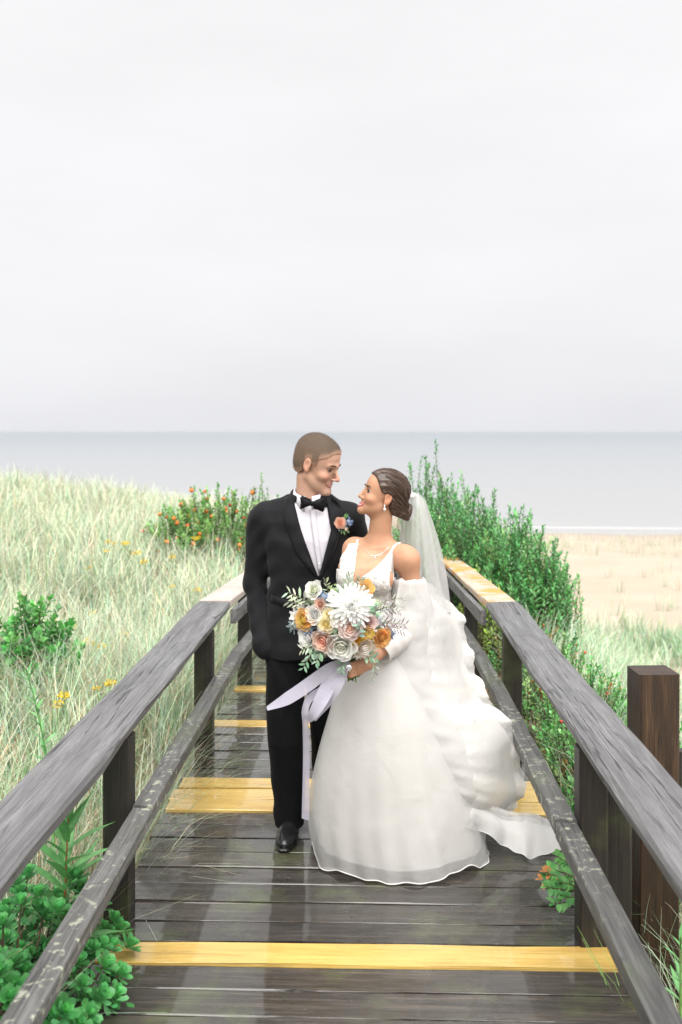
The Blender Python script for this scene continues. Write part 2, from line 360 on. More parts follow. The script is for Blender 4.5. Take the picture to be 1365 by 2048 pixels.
# ================================================================ vegetation
def unit(v): return v/(np.linalg.norm(v, axis=-1, keepdims=True)+1e-9)
def leaf_arrays(P, D, U, l, w, fold=.25, droop=.15, ob=False):
    """n leaves: base P, direction D, up-normal U; 8 verts and 6 quads/tris each"""
    n = len(P); D = unit(D); S = unit(np.cross(D, U)); Nn = np.cross(S, D)
    l = np.broadcast_to(l, (n,))[:,None]; w = np.broadcast_to(w, (n,))[:,None]/2
    def pt(t, s, dn): return P+D*l*t+S*w*s+Nn*(-dn*l*droop+abs(s)*w*fold)
    V = np.stack([pt(0,0,0), *((pt(.38,-.62,.08), pt(.38,0,.08), pt(.38,.62,.08), pt(.82,-.88,.4), pt(.82,0,.4), pt(.82,.88,.4)) if ob else (pt(.33,-.85,.08), pt(.33,0,.08), pt(.33,.85,.08), pt(.7,-.8,.4), pt(.7,0,.4), pt(.7,.8,.4))), pt(1,0,1)], 1)
    b = (np.arange(n)*8)[:,None]
    Q = np.concatenate([b+np.array([[1,2,5,4]]), b+np.array([[2,3,6,5]])]); T = np.concatenate([b+np.array([[0,2,1]]), b+np.array([[0,3,2]]), b+np.array([[4,5,7]]), b+np.array([[5,6,7]])])
    return V.reshape(-1,3), Q, T
def leaf_simple(P, D, U, l, w, fold=.25):
    n = len(P); D = unit(D); S = unit(np.cross(D, U)); Nn = np.cross(S, D)
    l = np.broadcast_to(l, (n,))[:,None]; w = np.broadcast_to(w, (n,))[:,None]/2
    V = np.stack([P, P+D*l*.5-S*w+Nn*w*fold, P+D*l*.5, P+D*l*.5+S*w+Nn*w*fold, P+D*l-Nn*l*.12], 1)
    b = (np.arange(n)*5)[:,None]
    T = np.concatenate([b+np.array([t]) for t in ([0,2,1],[0,3,2],[1,2,4],[2,3,4])])
    return V.reshape(-1,3), T
def rnd_unit(n, r=RS):
    v = r.normal(size=(n,3)); return unit(v)
def jitcol(base, n, amt=.15, r=RS):
    base = np.asarray(base, float); base = np.broadcast_to(base, (n,3))
    return np.clip(base*(1+r.normal(0, amt, (n,1)))*(1+r.normal(0, amt*.35, (n,3))), .005, 1)
def palette(cols, wts, n, amt=.15, r=RS):
    idx = r.choice(len(cols), n, p=np.array(wts)/sum(wts)); return jitcol(np.array(cols)[idx], n, amt, r)

# ---- grass blades
def blades(P, ln, az, lean, bend, wd, col, S=4, tipcol=None):
    n = len(P); out = []; cols = []
    pos = P.copy(); d2 = np.stack([np.cos(az), np.sin(az), np.zeros(n)], -1); side = np.stack([-np.sin(az), np.cos(az), np.zeros(n)], -1)
    twist = RS.uniform(-.9, .9, n)
    for i in range(S+1):
        t = i/S; th = lean+bend*t**1.4
        ww = (wd*(1-.8*t**1.6))[:,None]/2
        sd = side*np.cos(twist*t)[:,None]+d2*np.sin(twist*t)[:,None]
        out.append(pos-sd*ww); out.append(pos+sd*ww)
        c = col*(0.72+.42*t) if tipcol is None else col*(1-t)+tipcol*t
        cols += [c, c]
        pos = pos+(d2*np.sin(th)[:,None]+np.array([0,0,1.0])*np.cos(th)[:,None])*(ln/S)[:,None]
    V = np.stack(out, 1).reshape(-1,3); C = np.stack(cols, 1).reshape(-1,3)
    k = 2*(S+1); b = (np.arange(n)*k)[:,None]
    F = np.concatenate([b+np.array([[2*i,2*i+1,2*i+3,2*i+2]]) for i in range(S)])
    return V, F, C
GC = [(.60,.65,.49), (.46,.58,.41), (.23,.40,.19), (.66,.60,.45), (.52,.39,.24), (.36,.51,.37)]
class Stuff(MB): pass
def clumps(xy, per, spread, ln, wts, gmb, lean=.22, bend=(.5,1.7), wd=.006, amt=.16, S=4, azbias=None, zoff=0):
    nb = len(xy)*per; c = np.repeat(xy, per, 0)
    off = RS.normal(0, spread, (nb,2)); az = np.arctan2(off[:,1], off[:,0])+RS.normal(0, .9, nb)
    if azbias is not None: az = np.where(RS.rand(nb) < .6, azbias+RS.normal(0, .7, nb), az)
    p2 = c+off; z = ground(p2[:,0], p2[:,1])-.02+zoff
    P = np.stack([p2[:,0], p2[:,1], z], -1)
    l = np.repeat(RS.uniform(.75, 1.15, len(xy)), per)*RS.uniform(.55, 1.1, nb)*ln
    cl = palette(GC, wts, nb, amt)*np.repeat(RS.uniform(.85, 1.15, len(xy)), per)[:,None]
    dist = np.hypot(P[:,0], P[:,1]); w = wd*np.clip(dist/5, .75, 3.2)*RS.uniform(.6, 1.3, nb)
    V, F, C = blades(P, l, az, np.abs(RS.normal(0, lean, nb)), RS.uniform(bend[0], bend[1], nb), w, cl, S)
    gmb.add(V, F, C)
def scatter(n, y0, y1, xf0, xf1, pw=1.0):
    u = RS.rand(n); y = (y0**(1-pw)+(y1**(1-pw)-y0**(1-pw))*u)**(1/(1-pw)) if pw != 1 else y0*(y1/y0)**u
    x = xf0(y)+(xf1(y)-xf0(y))*RS.rand(n); return np.stack([x, y], -1)
g = MB()
lx = lambda y: -.46*y-2.2
near = lambda y: np.full_like(y, -1.12)
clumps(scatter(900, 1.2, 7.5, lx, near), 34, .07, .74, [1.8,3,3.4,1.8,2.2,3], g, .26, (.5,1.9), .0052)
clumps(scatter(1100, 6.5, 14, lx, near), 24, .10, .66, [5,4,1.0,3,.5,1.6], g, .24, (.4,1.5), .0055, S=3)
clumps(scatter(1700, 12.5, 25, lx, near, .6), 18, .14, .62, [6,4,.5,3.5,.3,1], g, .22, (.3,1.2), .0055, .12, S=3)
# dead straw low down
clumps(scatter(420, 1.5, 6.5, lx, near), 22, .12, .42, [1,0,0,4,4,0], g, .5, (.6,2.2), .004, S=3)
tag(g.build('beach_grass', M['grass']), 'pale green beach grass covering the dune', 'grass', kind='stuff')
g = MB()   # tufts arching across the deck edge on the dune side
xy = np.stack([RS.uniform(-1.08, -.96, 40), RS.uniform(4.0, 5.9, 40)], -1)
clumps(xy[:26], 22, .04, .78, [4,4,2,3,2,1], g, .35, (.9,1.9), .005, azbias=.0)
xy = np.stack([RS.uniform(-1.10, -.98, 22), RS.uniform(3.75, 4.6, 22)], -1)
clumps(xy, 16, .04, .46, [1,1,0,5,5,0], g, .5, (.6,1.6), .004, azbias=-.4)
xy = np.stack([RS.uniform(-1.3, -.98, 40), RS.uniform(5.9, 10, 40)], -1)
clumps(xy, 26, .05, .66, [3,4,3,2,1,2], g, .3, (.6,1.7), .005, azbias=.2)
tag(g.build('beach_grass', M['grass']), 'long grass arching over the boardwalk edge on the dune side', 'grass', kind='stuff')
g = MB()   # beach side
rx0 = lambda y: np.full_like(y, 1.15); rx1 = lambda y: 1.2+.22*y
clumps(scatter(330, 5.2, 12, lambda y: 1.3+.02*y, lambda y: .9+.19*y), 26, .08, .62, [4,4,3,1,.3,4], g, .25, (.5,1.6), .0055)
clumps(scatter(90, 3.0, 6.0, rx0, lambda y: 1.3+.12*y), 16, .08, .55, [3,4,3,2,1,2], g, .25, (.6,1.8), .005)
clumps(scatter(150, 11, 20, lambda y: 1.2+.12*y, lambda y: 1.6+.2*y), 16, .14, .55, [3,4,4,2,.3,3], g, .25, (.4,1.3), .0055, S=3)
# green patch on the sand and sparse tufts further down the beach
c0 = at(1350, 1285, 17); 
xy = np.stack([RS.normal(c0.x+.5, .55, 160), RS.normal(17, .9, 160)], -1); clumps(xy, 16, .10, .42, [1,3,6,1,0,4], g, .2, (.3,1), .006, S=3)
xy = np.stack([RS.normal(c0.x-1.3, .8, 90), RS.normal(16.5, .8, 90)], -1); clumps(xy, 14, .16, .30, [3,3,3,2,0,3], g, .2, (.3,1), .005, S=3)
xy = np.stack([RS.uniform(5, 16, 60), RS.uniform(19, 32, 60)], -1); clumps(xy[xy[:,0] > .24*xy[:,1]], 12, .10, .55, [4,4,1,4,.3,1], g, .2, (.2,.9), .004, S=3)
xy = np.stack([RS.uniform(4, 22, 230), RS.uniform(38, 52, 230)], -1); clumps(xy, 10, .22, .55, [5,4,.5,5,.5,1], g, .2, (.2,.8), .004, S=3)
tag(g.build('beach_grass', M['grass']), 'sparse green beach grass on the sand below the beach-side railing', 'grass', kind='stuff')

# ---- leafy shoots
def shoot_leaves(base, tip, n, ll, lw, r, spread=1.0, bow=0):
    """leaves spiralling up a shoot; returns P,D,U"""
    t = np.linspace(.15, 1, n)+r.uniform(-.02, .02, n); base = np.asarray(base); tip = np.asarray(tip); ax = unit(tip-base)
    P = base+(tip-base)*t[:,None]
    a = np.arange(n)*2.4+r.uniform(0, 6); ref = unit(np.cross(ax, [.31,.9,.2])); q = np.cross(ax, ref)
    out = np.cos(a)[:,None]*ref+np.sin(a)[:,None]*q
    k = (1-.75*np.clip(t,0,1)**4)[:,None]
    D = unit(out*spread*k+ax*(.55+.6*(1-k)))
    return P, D, unit(ax+out*-.2+r.normal(0,.2,(n,3)))
def shrub(name, cx, cy, rx, ry, h, shoots, nl, ll, lw, cols, wts, lab, cat, group, seed, domed=.5, stems=7, hips=0, hipcol=None, upright_=.8, hipr=.011, zb=None, topf=None, leafsimple=True, sl=(.35,.6)):
    r = np.random.RandomState(seed); z0 = float(ground(cx, cy)) if zb is None else zb
    root = empty(name, (cx, cy, z0)); tag(root, lab, cat, group)
    mb = MB(); st = MB(); hp = []
    for i in range(shoots):
        a = r.uniform(0, 2*math.pi); q = math.sqrt(r.rand()); x, y = rx*q*math.cos(a), ry*q*math.sin(a)
        top = h*(1-domed*q*q)*r.uniform(.72, 1.08)
        if topf: top *= topf(x/rx, y/ry)
        lnn = r.uniform(*sl)*min(1, top*1.3); lev = r.rand()**.6
        zt = top*(.35+.65*lev) if i % 3 else top
        tip = np.array([x, y, max(zt, .08)]); out = np.array([x/rx, y/ry, 0])*.45
        ax = unit(np.array([out[0]*(1-upright_)*2+r.normal(0,.16), out[1]*(1-upright_)*2+r.normal(0,.16), 1.0]))
        base = tip-ax*lnn
        P, D, U = shoot_leaves(base, tip, nl, ll, lw, r)
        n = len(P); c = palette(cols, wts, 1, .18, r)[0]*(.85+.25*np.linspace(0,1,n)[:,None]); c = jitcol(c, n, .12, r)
        l = ll*r.uniform(.6, 1.15, n)
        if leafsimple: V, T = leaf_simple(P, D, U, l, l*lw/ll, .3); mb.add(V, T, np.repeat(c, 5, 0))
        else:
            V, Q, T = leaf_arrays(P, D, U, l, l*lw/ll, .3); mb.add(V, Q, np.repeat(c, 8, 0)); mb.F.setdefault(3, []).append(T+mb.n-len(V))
        Vt, Ft = tube([base, (base+tip)/2, tip], [.004, .003, .0015], 4, False); st.add(Vt, Ft)
        if hips and r.rand() < hips/shoots: hp.append(tip+r.normal(0, .02, 3)+np.array([0,0,-.02]))
    for i in range(stems):
        a = r.uniform(0, 6.28); q = .6*math.sqrt(r.rand()); e_ = np.array([rx*q*math.cos(a), ry*q*math.sin(a), h*.62*(1-domed*q*q)])
        Vt, Ft = tube([np.array([e_[0]*.25, e_[1]*.25, -.1]), e_*np.array([.6,.6,.5]), e_], [.016, .011, .005], 5, False); st.add(Vt, Ft)
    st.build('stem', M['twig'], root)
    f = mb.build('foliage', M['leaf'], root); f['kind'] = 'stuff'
    for i, q in enumerate(hp[:60]):
        o = link('rose_hip', HIP[i % len(HIP)] if hipcol is None else hipcol[i % len(hipcol)], root); o.location = q; s = hipr/.011*r.uniform(.8, 1.2); o.scale = (s,s,s); o.rotation_euler = (r.uniform(-1,1), r.uniform(-1,1), 0)
    return root
def hip_mesh(nm, c):
    mt = plain(nm, c, .3, .5, .12, 0)
    prof = [(.0,-.011),(.006,-.010),(.0105,-.004),(.0115,.001),(.009,.007),(.004,.0105),(.0045,.014),(.0,.0135)]; a = np.arange(8)*math.pi/4
    V = np.concatenate([np.stack([p_[0]*np.cos(a), p_[0]*np.sin(a), np.full(8, p_[1])], -1) for p_ in prof]); return make_me('rose_hip', V, grid_faces(len(prof), 8, True), mt)
HIP = [hip_mesh('hip_red', (.55,.06,.02)), hip_mesh('hip_orange', (.62,.17,.03)), hip_mesh('hip_deep', (.42,.04,.02))]
BG = [(.065,.24,.07), (.11,.33,.10), (.17,.42,.15), (.28,.46,.16)]
# tall shrubs outside the beach-side railing, dropping towards the beach
tall = [(13.5,905,940,13.2,.95,.95), (905,945,1000,12.0,.9,.9)]
def bush(px, ptop, Yd, rx, ry, shoots, lab, seed, nl=26, **k):
    q = at(px, ptop, Yd); zb = float(ground(q.x, Yd)); 
    return shrub('bayberry_shrub', q.x, Yd, rx, ry, q.z-zb, shoots, nl, .062, .024, BG, [3,4,3,.5], lab, 'shrub', 'shrubs along the beach-side railing', seed, **k)
bush(858, 902, 12.2, .44, .6, 230, 'tall dark green shrub whose spire rises above the sea horizon behind the veil', 1, domed=.45)
bush(905, 962, 11.2, .58, .7, 380, 'broad green shrub pressed against the lichen-covered rail', 2, domed=.28)
bush(975, 1000, 10.4, .66, .75, 420, 'dense green shrub midway down the row outside the pale rail', 3, domed=.32)
bush(1030, 1048, 10.0, .56, .65, 300, 'lower green shrub with loose upright twigs towards the beach', 4, domed=.35)
bush(1078, 1090, 9.6, .44, .55, 200, 'last small shrub of the row, leaning over the sand', 5, domed=.35)
q = at(960, 1140, 9.3)
shrub('bayberry_shrub', q.x, 9.3, .35, .4, q.z-float(ground(q.x, 9.3)), 70, 20, .055, .022, [(.26,.40,.08),(.34,.44,.10)], [1,1], 'yellow-green young shrub in front of the dark row', 'shrub', 'shrubs along the beach-side railing', 6)
# rose ground cover between the railing posts
RG = [(.085,.28,.075), (.14,.38,.11), (.20,.45,.16), (.30,.44,.15), (.35,.20,.07)]
for i, (x, y, rx, ry, h, n, lab) in enumerate((
    (1.38, 4.75, .38, .55, .64, 230, 'low rose bush with red hips beside the near grey rail'),
    (1.45, 5.75, .44, .55, .62, 230, 'low rose bush with red hips opposite the bride'),
    (1.42, 6.8, .42, .6, .60, 220, 'low rose bush under the joint of grey and pale rail'),
    (1.40, 8.0, .40, .6, .66, 120, 'low rose bush under the pale lichen-covered rail'),
    (1.62, 3.6, .30, .5, .5, 80, 'low leafy rose bush at the foot of the tall brown post'))):
    shrub('rose_bush', x, y, rx, ry, h, n, 20, .034, .022, RG, [3,4,3,1,.5], lab, 'rose bush', 'rose bushes on the beach side', 30+i, domed=.25, hips=14, upright_=.5, zb=float(ground(x,y)), leafsimple=False if i < 3 else True, sl=(.2,.4))
# orange-fruited rose on the dune and a bright leafy bush in the grass
q = at(430, 955, 13.2)
shrub('rose_bush', q.x, 13.2, .95, .6, (q.z-float(ground(q.x, 13.2)))*.90, 420, 18, .055, .038, [(.13,.31,.08),(.20,.40,.12),(.30,.46,.16)], [3,3,2], 'rounded rose bush dotted with orange hips on top of the dune', 'rose bush', None, 41, domed=.45, upright_=.45, sl=(.2,.35), hips=55, hipcol=[HIP[1],HIP[1],HIP[0]], hipr=.026)
q = at(520, 965, 12.4)
shrub('rose_bush', q.x, 12.4, .35, .4, q.z-float(ground(q.x, 12.4)), 90, 18, .05, .034, [(.10,.24,.06),(.15,.31,.09)], [3,3], 'small rose bush with orange hips just behind the groom', 'rose bush', None, 42, hips=14, hipcol=[HIP[1],HIP[0]], hipr=.026)
q = at(45, 1180, 7.0)
shrub('leafy_bush', q.x, 7.0, .42, .3, q.z-float(ground(q.x, 7.0)), 130, 14, .062, .046, [(.07,.27,.06),(.12,.36,.09)], [1,1], 'bright green leafy bush half hidden in the dune grass', 'bush', None, 43, upright_=.3, domed=.45, sl=(.15,.25))

# near bayberry with leaf rosettes spilling over the deck
def rosette(nm, seed, rad=.040, n=18):
    r = np.random.RandomState(seed); mb = MB(); a = np.arange(n)*2.4; t = np.linspace(0, 1, n)
    el = R(15)+t*R(62); D = np.stack([np.cos(a)*np.cos(el), np.sin(a)*np.cos(el), np.sin(el)], -1); P = np.zeros((n,3)); P[:,2] = t*.012-.006
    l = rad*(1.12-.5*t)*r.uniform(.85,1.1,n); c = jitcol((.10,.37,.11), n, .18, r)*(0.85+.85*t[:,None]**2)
    V, Q, T = leaf_arrays(P, D, np.tile([0,0,1.0],(n,1)), l, l*.60, .25, -.12, True); mb.add(V, Q, np.repeat(c, 8, 0)); mb.F.setdefault(3, []).append(T)
    return mb.me(nm, M['leaf'])
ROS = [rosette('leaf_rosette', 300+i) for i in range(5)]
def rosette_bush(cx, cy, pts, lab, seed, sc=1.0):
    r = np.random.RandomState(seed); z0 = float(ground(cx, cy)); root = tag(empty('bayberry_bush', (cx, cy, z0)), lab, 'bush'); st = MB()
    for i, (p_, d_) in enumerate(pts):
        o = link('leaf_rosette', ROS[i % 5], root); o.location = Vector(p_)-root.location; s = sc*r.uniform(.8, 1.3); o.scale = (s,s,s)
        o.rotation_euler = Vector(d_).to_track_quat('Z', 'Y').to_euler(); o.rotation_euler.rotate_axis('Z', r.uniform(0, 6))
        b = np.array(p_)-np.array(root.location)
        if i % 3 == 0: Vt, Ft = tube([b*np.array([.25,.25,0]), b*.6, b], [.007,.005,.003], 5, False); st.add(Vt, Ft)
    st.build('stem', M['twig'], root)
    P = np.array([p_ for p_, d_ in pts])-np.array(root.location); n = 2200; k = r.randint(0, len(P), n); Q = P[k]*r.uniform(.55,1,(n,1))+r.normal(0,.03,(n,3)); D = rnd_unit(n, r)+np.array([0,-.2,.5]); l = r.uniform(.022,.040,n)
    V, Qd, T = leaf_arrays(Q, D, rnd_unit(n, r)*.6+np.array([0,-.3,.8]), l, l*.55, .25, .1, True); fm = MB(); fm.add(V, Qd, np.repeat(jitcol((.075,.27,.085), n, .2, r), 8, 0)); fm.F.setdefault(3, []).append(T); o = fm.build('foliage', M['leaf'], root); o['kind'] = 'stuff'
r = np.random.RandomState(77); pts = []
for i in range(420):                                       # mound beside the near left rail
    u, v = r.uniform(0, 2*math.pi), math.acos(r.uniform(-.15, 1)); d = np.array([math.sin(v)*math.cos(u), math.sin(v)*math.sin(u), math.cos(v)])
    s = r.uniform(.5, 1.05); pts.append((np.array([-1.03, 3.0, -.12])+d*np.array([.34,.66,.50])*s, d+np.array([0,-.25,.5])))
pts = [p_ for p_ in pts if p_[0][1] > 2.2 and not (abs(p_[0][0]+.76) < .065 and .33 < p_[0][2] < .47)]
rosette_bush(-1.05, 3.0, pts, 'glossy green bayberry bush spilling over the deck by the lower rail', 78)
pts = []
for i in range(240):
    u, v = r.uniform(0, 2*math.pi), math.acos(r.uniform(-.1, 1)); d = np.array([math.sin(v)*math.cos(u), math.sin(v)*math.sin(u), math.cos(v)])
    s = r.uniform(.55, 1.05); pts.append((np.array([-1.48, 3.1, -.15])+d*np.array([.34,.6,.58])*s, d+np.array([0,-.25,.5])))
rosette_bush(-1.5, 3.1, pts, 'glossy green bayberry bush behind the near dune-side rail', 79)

# tall weeds with lance-shaped leaves: each leaf a part
def lance(nm, ln, wd, c, droop=.3):
    n = 6; t = np.linspace(0, 1, n+1); ww = wd/2*np.sin(math.pi*np.clip(t*.9+.1, 0, 1))**.8*(1-t**3); V = []; 
    for i in range(n+1): V += [(t[i]*ln, -ww[i], ww[i]*.35-droop*ln*t[i]**2*.5), (t[i]*ln, 0, -droop*ln*t[i]**2*.5), (t[i]*ln, ww[i], ww[i]*.35-droop*ln*t[i]**2*.5)]
    cc = np.tile(np.array(c), (len(V),1))*(np.tile([1,1.25,1],n+1)[:,None]); return make_me(nm, V, grid_faces(n+1, 3), M['leaf'], cc)
LAN = [lance('leaf', .17, .044, (.15,.38,.13)), lance('leaf', .17, .040, (.20,.44,.17), .5), lance('leaf', .17, .036, (.12,.32,.11), .1)]
def weed(loc, h, n, ll, lab, seed, lean=(0,0), plume=False, stemc=(.30,.10,.05), cat='weed', group=None):
    r = np.random.RandomState(seed); root = tag(empty('tall_weed', loc), lab, cat, group)
    P = [np.array([lean[0]*t*t, lean[1]*t*t, h*t]) for t in np.linspace(0, 1, 7)]
    V, F = tube(P, np.linspace(.006, .002, 7), 6); mesh('stem', V, F, plain('weed_stem', stemc, .6), root)
    for i in range(n):
        t = .18+.82*(i+.5)/n; p_ = np.array([lean[0]*t*t, lean[1]*t*t, h*t]); o = link('leaf', LAN[i % 3], root); o.location = p_
        s = ll/.17*(1.1-.55*t)*r.uniform(.85, 1.1); o.scale = (s,s,s); o.rotation_euler = (0, R(-(18+42*t+r.uniform(-10,10))), i*2.4+r.uniform(-.3,.3))
    return root
q = at(152, 1600, 3.30); b = at(140, 1790, 3.30)
weed((b.x-.02, 3.3, b.z-.3), q.z-b.z+.32, 34, .27, 'tall red-stemmed weed with broad lance leaves between the rails', 1, (q.x-b.x, 0))
q = at(52, 1335, 4.0); b = at(98, 1530, 4.0)
weed((b.x+.02, 4.0, b.z-.35), q.z-b.z+.35, 34, .10, 'slender green weed spike leaning above the dune-side rail', 2, (q.x-b.x-.02, 0), stemc=(.10,.26,.07))
q = at(1335, 1900, 3.05)
weed((q.x+.04, 3.05, q.z-.42), .46, 12, .13, 'light green weed with narrow leaves at the foot of the brown post', 3, stemc=(.16,.28,.08))
weed((q.x+.10, 3.25, q.z-.5), .46, 12, .13, 'light green weed growing behind the lower beach-side rail', 4, (.03,0), stemc=(.16,.28,.08))

# yellow wildflowers among the grass
MY = plain('yellow_flower', (.78,.55,.03), .6, .3, .15, 0); MS = plain('flower_stem', (.14,.24,.07), .7)
def flower_head(seed, n=26, rad=.022):
    r = np.random.RandomState(seed); P = rnd_unit(n, r)*rad*np.array([1.3,1.3,.6]); mb = MB()
    for p_ in P:
        d = rnd_unit(6, r)*.007; mb.add(p_+d, np.array([[0,1,2],[0,2,3],[3,4,5],[1,4,5]]))
    return mb.me('flower_head', MY)
HEADS = [flower_head(i) for i in range(4)]
stv, stf = tube([(0,0,-.65),(.01,0,-.3),(0,0,0)], [.004,.003,.002], 5, False); STEM = make_me('stem', stv, stf, MS)
fl = [(215,1080),(225,1085),(108,1113),(163,1110),(180,1133),(290,1122),(345,1110),(390,1075),(345,1168),(105,1285),(105,1240),(145,1250),(185,1285),(185,1225),(215,1100),(135,1320),(250,1085),(205,1288),(115,1400),(195,1375),(220,1362),(170,1275),(62,1310),(250,1265),(128,1385),(395,1178),(270,1105)]
r = np.random.RandomState(5)
for i, (px, py) in enumerate(fl):
    Yd = 5.2+(1400-py)/325*6.5+r.uniform(-.3,.3); q = at(px, py, Yd)
    root = tag(empty('yellow_wildflower', q), 'yellow wildflower on a thin stem among the dune grass', 'wildflower', 'yellow wildflowers in the dune grass'); root.rotation_euler = (r.uniform(-.2,.2), r.uniform(-.2,.2), r.uniform(0,6))
    link('stem', STEM, root)
    for k in range(r.randint(1, 4)):
        o = link('flower_head', HEADS[(i+k) % 4], root); o.location = (r.uniform(-.035,.035)*(k > 0), r.uniform(-.035,.035)*(k > 0), r.uniform(-.02,.0)); s = r.uniform(.7,1.15)*(.8+Yd*.045); o.scale = (s,s,s)
q = at(1268, 1975, 3.2); root = tag(empty('yellow_wildflower', q), 'single yellow wildflower beside the deck edge under the beach-side rail', 'wildflower'); link('stem', STEM, root).scale = (1,1,.7); link('flower_head', HEADS[0], root).scale = (.62,.62,.62)
g = MB(); V, F, C = blades(np.repeat([[q.x+.05, 3.2, -.35]], 9, 0)+RS.normal(0,.02,(9,3)), RS.uniform(.35,.6,9), RS.uniform(1.5,4.5,9), RS.uniform(.1,.3,9), RS.uniform(.2,.9,9), np.full(9,.006), jitcol((.25,.42,.12), 9)); g.add(V, F, C)
tag(g.build('grass_tuft', M['grass']), 'small grass tuft at the deck edge by the single yellow flower', 'grass')

# rose sprig leaning over the deck
def sprig():
    r = np.random.RandomState(9); b = at(1160, 1790, 3.82); root = tag(empty('rose_sprig', (b.x+.06, 3.82, -.1)), 'rose sprig with a few orange leaves leaning over the deck planks', 'rose sprig'); o0 = np.array(root.location)
    st = MB(); i = 0
    for (px, py, Yd) in ((1085,1760,3.78),(1100,1735,3.85),(1115,1712,3.9),(1130,1745,3.85),(1118,1780,3.74),(1140,1770,3.82),(1110,1808,3.66),(1095,1775,3.72),(1128,1725,3.92),(1148,1740,3.88),(1105,1750,3.8),(1125,1765,3.76),(1138,1728,3.9),(1092,1745,3.8),(1132,1795,3.7)):
        t = np.array(at(px, py, Yd))-o0; a = np.array([0,0,0.0]); mid = t*.55+np.array([.03,0,.06]); V, F = tube([a, mid, t], [.003,.0025,.0015], 4, False); st.add(V, F)
        ax = unit(t-mid)
        for k in range(7):
            u = 1-.13*(k//2); p_ = mid+(t-mid)*u; sgn = 0 if k == 0 else (1 if k % 2 else -1); sd = unit(np.cross(ax, [0,-.6,.8]))
            o = link('leaf', ROSL[2 if (px < 1095 and r.rand() < .6) else r.randint(0, 2)], root); o.location = p_; d = Vector(ax*(1 if sgn == 0 else .45)+sd*sgn*.9)
            up = Vector((r.normal(0,.3), -.5+r.normal(0,.3), .8)); q_ = d.to_track_quat('X', 'Z'); o.rotation_euler = q_.to_euler(); s = r.uniform(.8,1.2); o.scale = (s,s,s); i += 1
    st.build('stem', M['twig'], root)
def rleaf(c):
    V, Q, T = leaf_arrays(np.zeros((1,3)), np.array([[1.0,0,0]]), np.array([[0,0,1.0]]), .033, .024, .3, .2); return make_me('leaf', V, [Q, T], M['leaf'], np.tile(c, (len(V),1)))
ROSL = [rleaf((.08,.28,.07)), rleaf((.14,.38,.10)), rleaf((.55,.24,.08))]
sprig()
